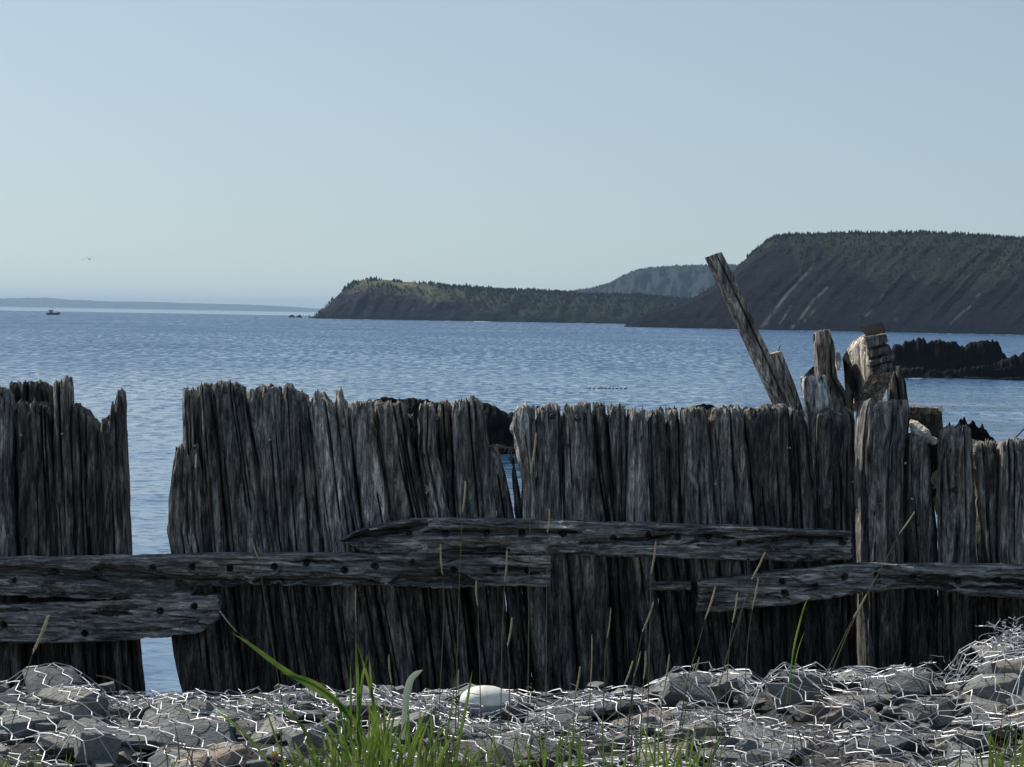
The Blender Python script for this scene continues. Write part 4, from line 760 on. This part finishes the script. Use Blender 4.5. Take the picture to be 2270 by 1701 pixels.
# rubble filling behind the right end of the wall
sea_rock([(2030, 1010), (2050, 975), (2080, 960), (2096, 948), (2104, 937), (2110, 950), (2118, 946), (2130, 930), (2138, 924), (2146, 938), (2158, 932), (2170, 945), (2178, 940), (2186, 955), (2196, 970), (2206, 978), (2225, 1010)], 1400, 'ragged black rock spiking up behind the stubby posts at the right', 65, .6, du=1.5, rough=1.4, D=17.5, z0=6.9, na=.5)
mb = MB(); mb.tube([P(2225, 990, 15.6), P(2243, 976, 15.7), P(2256, 966, 15.75), (P(2268, 953, 15.8)), P(2300, 925, 15.9)], .004, 6); o = obj('cable', mb.mesh('cable', True), CABLE); tag(o, 'dark thin cable curving up behind the far right end of the wall', 'cable')

# ------------------------------------------------------------------ gabion: stones and wire
gab = thing('gabion', 'low gabion of angular grey stones under crumpled hexagonal wire mesh along the wall foot', 'gabion', (0, 12.6, 6.1))
GO = np.array([0, 12.6, 6.1])
def stone_mesh(seed, fl):
    rs = np.random.RandomState(seed); bm = bmesh.new()
    pts = rs.uniform(-1, 1, (16, 3)); pts = pts/np.maximum(np.abs(pts).max(1), .55)[:, None]*.5*rs.uniform(.8, 1, (16, 1)); pts[:, 2] *= fl
    for p in pts: bm.verts.new(p)
    r = bmesh.ops.convex_hull(bm, input=bm.verts); bmesh.ops.delete(bm, geom=[g for g in r['geom_interior'] if isinstance(g, bmesh.types.BMVert)], context='VERTS')
    bmesh.ops.bevel(bm, geom=list(bm.edges), offset=.008, segments=1, affect='EDGES')
    me = bpy.data.meshes.new('stone'); bm.to_mesh(me); bm.free(); me.materials.append(STONE); return me
SM = [stone_mesh(500+i, .26+.42*((i*37) % 10)/10) for i in range(18)]
allv = []; allf = []; cnt = 0
def put_stone(p, size, rot, mi, parent=gab, zs=1.0):
    global cnt
    me = SM[mi % len(SM)]; o = bpy.data.objects.new('stone', me); C.objects.link(o); o.parent = parent; o.location = np.array(p)-GO
    o.scale = size; o.rotation_euler = rot; Mx = Matrix.Translation(p) @ o.rotation_euler.to_matrix().to_4x4() @ Matrix.Diagonal((*size, 1))
    for v in me.vertices: allv.append(Mx @ v.co)
    for f in me.polygons: allf.append([q_+cnt for q_ in f.vertices])
    cnt += len(me.vertices); return o
key = [(95, 1560, 12.9, .50, .30, .28), (20, 1600, 12.6, .34, .3, .16), (150, 1610, 12.5, .36, .3, .16), (300, 1635, 12.2, .50, .32, .13), (440, 1635, 12.2, .40, .3, .14), (395, 1575, 12.95, .40, .30, .13), (520, 1600, 12.7, .42, .3, .13),
       (1590, 1530, 12.95, .22, .18, .14), (1785, 1520, 12.85, .34, .26, .18), (1900, 1560, 12.7, .34, .3, .16), (1960, 1620, 12.4, .30, .24, .22), (2060, 1590, 12.6, .36, .3, .2), (1330, 1575, 12.8, .40, .3, .12), (1420, 1590, 12.7, .34, .3, .14),
       (700, 1650, 12.1, .28, .22, .16), (1680, 1680, 12.0, .36, .25, .14), (2140, 1640, 12.3, .34, .25, .18), (1230, 1600, 12.6, .30, .25, .12), (660, 1580, 12.8, .32, .25, .12), (2220, 1530, 12.6, .36, .3, .2), (1550, 1600, 12.6, .3, .25, .14)]
for i, (a, b, Y_, sx, sy, sz) in enumerate(key):
    p = P(a, b, Y_); put_stone(p, (sx, sy, sz*1.4), (rnd.uniform(-.15, .15), rnd.uniform(-.15, .15), rnd.uniform(-.4, .4)), i)
# the odd stone lying outside the mesh
o_ = put_stone(P(215, 1668, 11.9), (.24, .2, .30), (.5, .35, .5), 4)
n_st = 215
for i in range(n_st):
    x = rnd.uniform(-2.75, 2.75); y = 13.2-(i/n_st)*1.85+rnd.uniform(-.08, .08)
    s = rnd.uniform(.16, .40)
    z = float(ground(x, y))+s*.05+rnd.uniform(-.03, .02)
    put_stone((x, y, z), (s, s*rnd.uniform(.6, 1.0), s*rnd.uniform(.55, 1.0)), (rnd.uniform(-.35, .15), rnd.uniform(-.3, .3), rnd.uniform(0, 6.3)), rnd.randint(0, 17))
# small rubble between the larger stones
mb = MB(); sv_ = [np.array([v.co[:] for v in me.vertices]) for me in SM]; sf_ = [[list(f.vertices) for f in me.polygons] for me in SM]
for i in range(700):
    x = rnd.uniform(-2.8, 2.8); y = rnd.uniform(10.6, 13.5); s = rnd.uniform(.03, .10); k_ = rnd.randint(0, 17); a = rnd.uniform(0, 6.28); c_, s_ = math.cos(a), math.sin(a)
    v = sv_[k_]*s; v = np.stack([v[:, 0]*c_-v[:, 1]*s_, v[:, 0]*s_+v[:, 1]*c_, v[:, 2]], -1)+np.array([x, y, float(ground(x, y))+.02+s*.2]); mb.add(v, sf_[k_])
obj('rubble', mb.mesh('rubble', origin=GO), STONE, gab, kind='stuff')
bvh = BVHTree.FromPolygons(allv, allf)
def top_z(x, y):
    r = bvh.ray_cast(Vector((x, y, 9)), Vector((0, 0, -1))); g = float(ground(x, y))+.01
    return max(r[0].z if r[0] else g, g)
NX, NY = 300, 120; hx = np.linspace(-2.9, 2.9, NX); hy = np.linspace(10.9, 13.6, NY)
HF = np.array([[top_z(x, y) for x in hx] for y in hy])
def smooth_max(H, r):
    o = H.copy()
    for dy in range(-r, r+1):
        for dx in range(-r, r+1): o = np.maximum(o, np.roll(np.roll(H, dy, 0), dx, 1)-.010*math.hypot(dx, dy))
    return o
DR = smooth_max(HF, 3)
for _ in range(3): DR = (DR+np.roll(DR, 1, 0)+np.roll(DR, -1, 0)+np.roll(DR, 1, 1)+np.roll(DR, -1, 1))/5
DR = np.maximum(DR, HF)
def drape(x, y):
    fx = np.clip((x-hx[0])/(hx[1]-hx[0]), 0, NX-1.001); fy = np.clip((y-hy[0])/(hy[1]-hy[0]), 0, NY-1.001)
    i, j = int(fy), int(fx); a, b = fy-i, fx-j
    return DR[i, j]*(1-a)*(1-b)+DR[i+1, j]*a*(1-b)+DR[i, j+1]*(1-a)*b+DR[i+1, j+1]*a*b
def hexnet(mb, x0, x1, y0, y1, cw_, seed, lift=.006, jit=.02, rot=0.0, crump=0.0, rad=.0019, hole=0.0, zf=None):
    rs = np.random.RandomState(seed); L1 = cw_*.42; sl = cw_*.36; pitch = L1+sl
    ni = int((x1-x0)/cw_)+2; nj = int((y1-y0)/pitch)+2; cr, sr = math.cos(rot), math.sin(rot); mx, my = (x0+x1)/2, (y0+y1)/2
    def node(i2, y):
        x = x0+i2*cw_/2; dx, dy = x-mx, y-my; X_ = mx+dx*cr-dy*sr; Y_ = my+dx*sr+dy*cr
        jx = float(vn(X_*6, Y_*6, 1, seed))*jit*1.6+float(vn(X_*19, Y_*19, 2, seed))*jit*.35; jy = float(vn(X_*6, Y_*6, 5, seed))*jit*1.6+float(vn(X_*19, Y_*19, 6, seed))*jit*.35
        X_ += jx; Y_ += jy
        z = (drape(X_, Y_) if zf is None else zf(X_, Y_))+lift+abs(float(vn(X_*8, Y_*8, 9, seed)))*(.018+crump)+float(vn(X_*31, Y_*31, 9, seed+1))*(.006+crump*.5)
        return np.array([X_, Y_, z])
    for j in range(nj):
        yb = y0+j*pitch
        for i in range(ni):
            i2 = i*2+(j % 2)
            if rs.rand() < hole: continue
            a = node(i2, yb); b = node(i2, yb+L1); m_ = (a+b)/2+np.array([rs.uniform(-.003, .003), 0, rs.uniform(-.001, .006)])
            mb.tube([a, m_, b], [rad*1.25, rad*1.45, rad*1.25], 5, False)
            for s in (-1, 1):
                c = node(i2+s, yb+pitch); mm = (b+c)/2+rs.uniform(-.002, .003, 3); mb.tube([b, mm, c], rad, 4, False)
wm_ = MB()
hexnet(wm_, -2.7, 2.7, 11.15, 13.15, .125, 5, lift=.008, jit=.016, rad=.0022)
obj('wire_mesh', wm_.mesh('wire_mesh', origin=GO), WIRE, gab, kind='stuff')
w2 = MB()
hexnet(w2, .1, 2.7, 11.6, 13.05, .10, 8, lift=.02, jit=.035, rot=.25, crump=.02, rad=.0018, hole=.22)
hexnet(w2, -1.9, .2, 12.3, 13.05, .10, 9, lift=.015, jit=.03, rot=-.2, crump=.015, rad=.0018, hole=.3)
obj('loose_wire_mesh', w2.mesh('loose_wire_mesh', origin=GO), WIRE, gab, kind='stuff')
# crumpled bundles of mesh
w3 = MB()
def crumple(px, py, Y, rx, rz, n, seed):
    rs = np.random.RandomState(seed); c = P(px, py, Y)
    for i in range(n):
        p = c+rs.normal(0, 1, 3)*np.array([rx, .07, rz])*.6; d = rs.normal(0, 1, 3); pts = [p]
        for k in range(5):
            d = d+rs.normal(0, .8, 3); d /= np.linalg.norm(d); pts.append(pts[-1]+d*np.array([.024, .02, .013]))
        w3.tube(pts, rs.choice([.0012, .0019]), 4, False)
crumple(930, 1575, 12.75, .22, .05, 150, 1); crumple(1010, 1600, 12.5, .12, .07, 110, 2); crumple(600, 1572, 12.8, .18, .03, 80, 3); crumple(2240, 1420, 12.95, .07, .07, 120, 4)
crumple(2200, 1480, 12.9, .14, .04, 60, 14); crumple(280, 1570, 12.85, .12, .03, 80, 5); crumple(1780, 1640, 12.2, .22, .04, 90, 6); crumple(1620, 1610, 12.5, .3, .04, 120, 7); crumple(1340, 1620, 12.4, .35, .03, 120, 8); crumple(1120, 1640, 12.2, .2, .06, 90, 9); crumple(80, 1670, 12.0, .2, .04, 60, 10); crumple(1310, 1545, 12.95, .05, .03, 30, 11)
obj('crumpled_wire', w3.mesh('crumpled_wire', origin=GO), WIRE, gab, kind='stuff')
# single bent wire loops standing on the crest
for i, pts in enumerate([[(832, 1560), (830, 1546), (842, 1541), (858, 1548), (872, 1560)], [(1880, 1478), (1895, 1479), (1915, 1492), (1940, 1503), (1980, 1512)], [(1765, 1472), (1775, 1480), (1785, 1486), (1802, 1494)], [(2005, 1508), (2012, 1498), (2050, 1496), (2070, 1500)], [(545, 1543), (570, 1542), (590, 1545), (606, 1552)]]):
    mb = MB(); mb.tube([P(a, b, 12.95) for a, b in pts], .0035, 6, True); obj('wire_end', mb.mesh('wire_end', origin=GO), WIRE if i != 4 else HEAD, gab)
mb = MB(); mb.tube([P(a, b, 12.9) for a, b in [(2035, 1505), (2060, 1498), (2085, 1488), (2108, 1486), (2100, 1492), (2065, 1503)]], .0035, 6); o = obj('wire_end', mb.mesh('wire_end', origin=GO), RUST, gab); o['label'] = 'rusty brown bent wire end'

# the white float
fc = P(1077, 1554, 12.70); ft = thing('fishing_float', 'white oval fishing float with a shaded grey underside lying on the wire mesh', 'float', fc)
def ell(a, b, c, z0, z1, n=24, mrows=12):
    v = []; zz = np.linspace(z0, z1, mrows)
    for z in zz:
        r = math.sqrt(max(0, 1-z*z))
        for k in range(n): th = k/n*6.283185; v.append((a*r*math.cos(th), b*r*math.sin(th), c*z))
    return v, grid_faces(mrows, n, True).tolist()
A_, B_, C_ = .116, .080, .068
v, f = ell(A_, B_, C_, -.05, 1); obj('upper_shell', mesh('upper_shell', v, f, True), FLOATM, ft)
v, f = ell(A_, B_, C_, -1, -.09); obj('lower_shell', mesh('lower_shell', v, f, True), FLOAT_SHADE, ft)
v, f = ell(A_*1.03, B_*1.03, C_, -.09, -.05, mrows=3); obj('seam', mesh('seam', v, f, True), FLOAT_SHADE, ft)
ft.rotation_euler = (0.1, .03, .2)

# ------------------------------------------------------------------ seed-headed grass stalks in front of the wall
def stalk(tip, hb, mid, base, Y, label, w=4.5, hm=HEAD, sm=STEM, extra=None):
    """tip/hb = seed head from top to bottom; mid = extra stem points; base = root (pixels)"""
    root = P(*base, Y); root[2] = min(root[2], float(ground(root[0], Y))+.03); t = thing('grass_stalk', label, 'grass stalk', root, 'seed-headed grass stalks')
    pts = [P(*q_, Y) for q_ in [hb]+list(mid)]+[P(*base, Y)]+([root-(0, 0, .05)])
    s = MB(); pp = np.array(pts); tt = np.linspace(0, 1, len(pp)); ti = np.linspace(0, 1, 14); sp = np.stack([np.interp(ti, tt, pp[:, k]) for k in range(3)], -1)
    s.tube(sp, np.linspace(.0016, .0026, 14), 5); obj('stem', s.mesh('stem', True, t.location), sm, t)
    h = MB(); a, b = P(*tip, Y), P(*hb, Y); n = 16; tq = np.linspace(0, 1, n); bend = np.sin(tq*math.pi)*.003*(1 if tip[0] > hb[0] else -1)
    c = a[None]*(1-tq)[:, None]+b[None]*tq[:, None]; c[:, 0] += bend
    prof = np.interp(tq, [0, .06, .25, .7, .95, 1], [.3, .7, 1, .95, .5, .25])*w*.84/2*Y/FPX*(1+.18*vn(tq*22, 0, 0, int(tip[0])))
    h.tube(c, prof, 7)
    rs = np.random.RandomState(int(tip[0]))
    for k in range(70):     # bristly spikelets
        i = rs.rand(); p = a*(1-i)+b*i; p[0] += math.sin(i*math.pi)*.003*(1 if tip[0] > hb[0] else -1); th = rs.rand()*6.28; r = w/2*Y/FPX*.8
        q_ = p+np.array([math.cos(th)*r*1.35, math.sin(th)*r*1.35, .004]); h.add([p+(0, 0, -.004), p+(.0016, 0, 0), q_], [[0, 1, 2]])
    obj('seed_head', h.mesh('seed_head', False, t.location), hm, t)
    for ex in (extra or []):
        m_ = MB(); ribbon(m_, [P(*q_, Y) for q_ in ex[0]], ex[1]*Y/FPX); obj('leaf', m_.mesh('leaf', False, t.location), GRASS, t)
def ribbon(mb, pts, w, n=12, fold=.25, tipped=True, base_w=.5):
    pts = np.asarray(pts, float); k = len(pts); tt = np.linspace(0, 1, k); ti = np.linspace(0, 1, n)
    c = np.stack([np.interp(ti, tt, pts[:, q_]) for q_ in range(3)], -1)
    for _ in range(2): c[1:-1] = (c[:-2]+2*c[1:-1]+c[2:])/4
    tg = np.gradient(c, axis=0); tg /= np.linalg.norm(tg, axis=1)[:, None]; sd_ = np.cross(tg, np.array([0, 1., 0])); sd_ /= np.linalg.norm(sd_, axis=1)[:, None]+1e-9
    ww = w/2*np.interp(ti, [0, .4, .8, 1], [base_w, 1, .7, .02] if tipped else [.02, 1, 1, .02])[:, None]
    l = c-sd_*ww; r_ = c+sd_*ww; m_ = c+np.array([0, 1., 0])*ww*fold*1.0
    mb.add(np.concatenate([l, m_, r_]), grid_faces(3, n).tolist())
G = [
 ((1189, 960), (1176, 1050), [(1174, 1200), (1172, 1400)], (1170, 1600), 'tallest seed head in the middle, overlapping the timber just right of the narrow water gap', 5.5),
 ((1032, 1067), (1025, 1137), [(1020, 1250), (1015, 1400)], (1010, 1600), 'seed head standing alone above the middle rail, left of the narrow water gap', 5),
 ((1218, 1128), (1214, 1180), [(1212, 1300)], (1210, 1600), 'dark seed head crossing the top edge of the middle rail', 4),
 ((977, 1206), (981, 1274), [(985, 1350), (980, 1450)], (972, 1600), 'seed head over the underside of the middle rail, near its cracked left end', 5),
 ((1124, 1219), (1119, 1290), [(1116, 1350), (1112, 1450)], (1110, 1600), 'seed head reaching down across the right end of the upper left rail', 5),
 ((1056, 1287), (1059, 1344), [(1062, 1420)], (1066, 1600), 'seed head just below the upper left rail near its right end', 4.5),
 ((1135, 1369), (1125, 1434), [(1130, 1480)], (1128, 1600), 'seed head hanging above the right end of the white float', 5),
 ((789, 1306), (790, 1380), [(789, 1415)], (786, 1640), 'thin seed head directly above the tallest green blades', 3),
 ((862, 1453), (868, 1515), [(870, 1560)], (872, 1640), 'brown seed head between the green tuft and the pale curled blade', 5),
 ((1017, 1485), (1017, 1540), [(1016, 1580)], (1015, 1640), 'short seed head touching the left end of the white float', 4),
 ((558, 1195), (574, 1241), [(590, 1350)], (640, 1640), 'small dark seed head leaning left over the upper left rail', 3.5),
 ((1454, 1200), (1443, 1274), [(1443, 1300), (1440, 1420)], (1436, 1600), 'seed head in front of the middle rail above the short dark board', 5),
 ((1696, 1225), (1666, 1285), [(1640, 1370), (1615, 1440)], (1590, 1540), 'highest slanting seed head at the left end of the right rail', 5),
 ((1681, 1282), (1667, 1352), [(1660, 1400)], (1645, 1600), 'seed head overlapping the right rail just below the highest slanting one', 4.5),
 ((1586, 1301), (1563, 1374), [(1545, 1440), (1525, 1500)], (1508, 1600), 'slanting seed head over the cut left end of the right rail', 5),
 ((1635, 1314), (1624, 1380), [(1618, 1420)], (1605, 1600), 'seed head hanging below the right rail between two slanting ones', 5),
 ((1449, 1335), (1424, 1401), [(1412, 1460)], (1395, 1600), 'slanting seed head just under the short dark board', 5),
 ((1354, 1347), (1346, 1415), [(1342, 1450)], (1336, 1600), 'faint thin seed head in the dark middle below the rail', 3),
 ((1312, 1407), (1309, 1515), [(1308, 1540)], (1307, 1600), 'very long thin upright seed head in the dark middle of the wall', 3.2),
 ((1286, 1477), (1276, 1537), [(1274, 1560)], (1270, 1620), 'low pale seed head right of the white float, first past the weed', 5),
 ((1403, 1465), (1382, 1523), [(1376, 1550)], (1368, 1620), 'low slanting seed head, left of a tight group of three', 4.5),
 ((1420, 1445), (1405, 1500), [(1400, 1540)], (1392, 1620), 'green slanting seed head, middle of a tight group of three', 3),
 ((1431, 1443), (1427, 1507), [(1425, 1540)], (1420, 1620), 'upright seed head with a side spike, right of a tight group of three', 4.5),
 ((1484, 1450), (1469, 1545), [(1466, 1570)], (1462, 1650), 'long seed head reaching the mesh left of the lone round stone', 4.5),
 ((1550, 1458), (1536, 1504), [(1525, 1550)], (1505, 1650), 'small seed head just above the lone stone on the mesh crest', 4),
 ((2028, 1134), (1993, 1184), [(1950, 1268), (1920, 1320), (1880, 1400)], (1800, 1600), 'tallest leaning stalk on the right, its head above the right rail', 4),
 ((1921, 1318), (1891, 1371), [(1850, 1455), (1833, 1488)], (1805, 1560), 'leaning seed head just under the right rail beside a sunlit gap', 5),
 ((108, 1364), (72, 1450), [(60, 1490), (40, 1560)], (0, 1690), 'thick yellowish seed head leaning before the lower left rail', 9),
 ((488, 1356), (524, 1400), [(560, 1430), (640, 1500), (720, 1580)], (800, 1700), 'seed head leaning far left on a long green stem from the tuft', 4),
]
for i, g in enumerate(G):
    stalk(g[0], g[1], g[2], g[3], 12.45-.5*((i*7) % 5)/5, g[4], g[5])
# curved dead stalk
mb = MB(); Yd = 12.6; mb.tube([P(a, b, Yd) for a, b in [(213, 1497), (240, 1503), (262, 1512), (285, 1525), (305, 1540), (320, 1550), (345, 1580)]], [.003, .004, .0035, .003, .0025, .0025, .002], 5); o = obj('dead_stalk', mb.mesh('dead_stalk', True), DEAD); tag(o, 'curved dead stalk bending left toward the lower gap over the water', 'dead stalk')
for pts, lab, w in [([(1758, 1439), (1768, 1400), (1780, 1350), (1795, 1317)], 'bright green blade below the left part of the right rail', 4.5), ([(1764, 1461), (1772, 1430), (1784, 1398)], 'dim short blade beside the bright green blade under the right rail', 2.5)]:
    mb = MB(); p_ = [P(a, b, 12.5) for a, b in pts]; ribbon(mb, [P(pts[0][0]-14, 1560, 12.5)]+p_, w*12.5/FPX); o = obj('long_grass', mb.mesh('long_grass'), GRASS); tag(o, lab, 'grass')

# green tuft ------------------------------------------------------------
tf = MB()
def gb(pts, w, Y=11.4, mb=tf): ribbon(mb, [P(a, b, Y+rnd.uniform(-.02, .02)) for a, b in pts], w*Y/FPX, 14)
gb([(845, 1720), (800, 1620), (767, 1567), (700, 1525), (630, 1490), (560, 1430), (512, 1402)], 15)
gb([(830, 1740), (760, 1560), (690, 1505), (620, 1492)], 9); gb([(640, 1760), (560, 1640), (500, 1590), (478, 1575)], 6)
gb([(797, 1760), (794, 1600), (793, 1500), (789, 1420)], 8); gb([(850, 1760), (838, 1600), (815, 1500), (791, 1424)], 8); gb([(790, 1740), (798, 1560), (803, 1500), (818, 1443)], 7); gb([(845, 1760), (828, 1580), (822, 1500), (818, 1450)], 6)
gb([(776, 1760), (778, 1600), (777, 1466)], 6); gb([(1000, 1780), (1015, 1650), (1035, 1560), (1047, 1486)], 8); gb([(965, 1780), (985, 1650), (1004, 1560), (1008, 1500)], 5)
gb([(780, 1760), (760, 1600), (744, 1525)], 5); gb([(925, 1780), (932, 1650), (930, 1555)], 7); gb([(960, 1780), (958, 1660), (956, 1560)], 7); gb([(890, 1780), (905, 1680), (935, 1600)], 8); gb([(720, 1760), (690, 1640), (655, 1590), (600, 1560)], 8); gb([(650, 1760), (620, 1660), (585, 1560)], 6)
for i in range(125):
    x = rnd.gauss(850, 95) if rnd.random() < .8 else rnd.uniform(650, 1060); h = rnd.uniform(60, 200)*math.exp(-((x-850)/190)**2); l = rnd.gauss(0, 26)+(x-850)*.10
    gb([(x, 1770), (x+l*.3, 1770-h*.5-30), (x+l*.7, 1740-h*.8), (x+l*1.2, 1730-h)], rnd.uniform(3, 8), rnd.uniform(10.9, 11.8))
dd = MB()
for i in range(90):
    x = rnd.gauss(870, 130) if rnd.random() < .5 else rnd.uniform(-60, 2330); h = rnd.uniform(40, 150); l = rnd.gauss(0, 45)
    gb([(x, 1770), (x+l*.3, 1770-h*.5-30), (x+l*.7, 1740-h*.8), (x+l*1.5, 1735-h*rnd.uniform(.6, 1))], rnd.uniform(2, 4), rnd.uniform(10.9, 11.8), dd)
obj('dead_grass', dd.mesh('dead_grass', True), DEAD, kind='stuff')
obj('grass_tuft', tf.mesh('grass_tuft', True), GRASS, kind='stuff')
mb = MB(); ribbon(mb, [P(a, b, 11.5) for a, b in [(893, 1640), (897, 1573), (903, 1530), (911, 1503), (925, 1492), (938, 1485)]], 17*11.5/FPX, 16); o = obj('long_grass', mb.mesh('long_grass', True), GRASSP); tag(o, 'wide pale blade curling right at its tip beside the green tuft', 'grass')
# low greenery and weeds along the bottom
wd_ = MB()
for i in range(260):
    r_ = rnd.random()
    if r_ < .35: x = rnd.uniform(1050, 1560)
    elif r_ < .6: x = rnd.uniform(2180, 2330)
    elif r_ < .7: x = rnd.uniform(-40, 60)
    elif r_ < .85: x = rnd.uniform(640, 1060)
    else: x = rnd.uniform(60, 2200)
    h = rnd.uniform(30, 130)*(1.2 if (x > 2180 or 1050 < x < 1560) else .6); l = rnd.gauss(8, 30)
    gb([(x, 1775), (x+l*.4, 1760-h*.5), (x+l, 1740-h)], rnd.uniform(2.5, 6), rnd.uniform(10.8, 11.7), wd_)
obj('low_grass', wd_.mesh('low_grass', True), GRASS, kind='stuff')
def weed(px, ybase, ytop, lean, n, label, seed, mat=WEED, Y=11.8, leaf=14, name='weed'):
    rs = np.random.RandomState(seed); b = P(px, ybase, Y); t = thing(name, label, 'weed', b); s = MB(); ti = np.linspace(0, 1, 8)
    sp = np.stack([P(px+lean*q_**1.4, ybase+(ytop-ybase)*q_, Y) for q_ in ti]); s.tube(sp, np.linspace(.0022, .001, 8), 5); obj('stem', s.mesh('stem', True, b), DEAD, t)
    lf = MB()
    for k in range(n):
        q_ = rs.uniform(.15, 1); p = P(px+lean*q_**1.4, ybase+(ytop-ybase)*q_, Y); a = rs.uniform(0, 6.28); L_ = leaf*rs.uniform(.6, 1.2)*Y/FPX; d = np.array([math.cos(a), math.sin(a)*.7, rs.uniform(-.2, .7)]); d /= np.linalg.norm(d); sd2 = np.cross(d, [0, 0, 1.]); sd2 /= np.linalg.norm(sd2)
        w = L_*.28; lf.add([p, p+d*L_*.5+sd2*w, p+d*L_+np.array([0, 0, -L_*.2]), p+d*L_*.5-sd2*w, p+d*L_*.5+np.array([0, 0, -w*.4])], [[0, 1, 4], [1, 2, 4], [2, 3, 4], [3, 0, 4]])
    obj('leaves', lf.mesh('leaves', False, b), mat, t, kind='stuff')
weed(1205, 1720, 1515, -28, 26, 'dark leafy weed whose wispy top shows right of the white float', 1)
weed(1190, 1730, 1610, 25, 40, 'dense dark green weed low beneath the wispy topped one', 2, leaf=20)
weed(1398, 1730, 1540, 5, 34, 'brown withered weed in front of the mesh right of centre', 3, WEEDB, leaf=15)
weed(1490, 1730, 1560, 28, 14, 'thin sparse weed with few leaves left of the pinkish stones', 4)
weed(1310, 1740, 1590, -18, 30, 'green weed at the bottom edge between the dense dark and the brown weeds', 5, leaf=18)
weed(2215, 1740, 1490, 12, 30, 'tall brown dead weed at the right edge of the mesh', 6, WEEDB, leaf=18)
weed(2255, 1750, 1560, -20, 40, 'green bushy weed in the lower right corner', 7, leaf=20)
weed(1765, 1740, 1590, -10, 20, 'small dark weed in front of the mesh below the right rail end', 8, leaf=13)
weed(708, 1760, 1660, 10, 60, 'bright feathery green plant at the left foot of the tuft', 9, GRASS, leaf=16, Y=11.3)
weed(110, 1740, 1590, 30, 10, 'thin dark weed before the stones in the lower left', 10)
weed(480, 1750, 1640, -6, 16, 'small green sprig before the mesh left of the yellow flower', 11, GRASS, leaf=14)
yf = P(608, 1672, 11.6); t = thing('yellow_flower', 'small yellow flower on the mesh left of the green tuft', 'flower', yf)
mb = MB(); mb.tube([(0, 0, 0), (.02, 0, -.18)], .0015, 4); obj('stem', mb.mesh('stem'), STEM, t)
for k in range(6):
    a = k*1.05; mb = MB(); d = np.array([math.cos(a), .3*math.sin(a), .8*math.sin(a)])*.018; e_ = np.array([-d[2], 0, d[0]])*.35; mb.add([(0, 0, 0), d*.6+e_, d, d*.6-e_], [[0, 1, 2, 3]]); obj('petal', mb.mesh('petal'), YEL, t)

# ------------------------------------------------------------------ haze
hz_d = MB(); box(hz_d, (0, 19900, 65), (80400, 40800, 134)); hz = obj('haze', hz_d.mesh('haze'), None, kind='stuff')
hm = bpy.data.materials.new('haze'); hm.use_nodes = True; nt = hm.node_tree; nt.nodes.clear(); out = N(nt, 'ShaderNodeOutputMaterial'); pv = N(nt, 'ShaderNodeVolumePrincipled')
pv.inputs['Color'].default_value = (.50, .73, 1.0, 1); pv.inputs['Density'].default_value = 3.4e-5; pv.inputs['Anisotropy'].default_value = .0
L(nt, pv.outputs[0], out.inputs['Volume']); hz.data.materials.append(hm)
cy = S.cycles if hasattr(S, 'cycles') else None
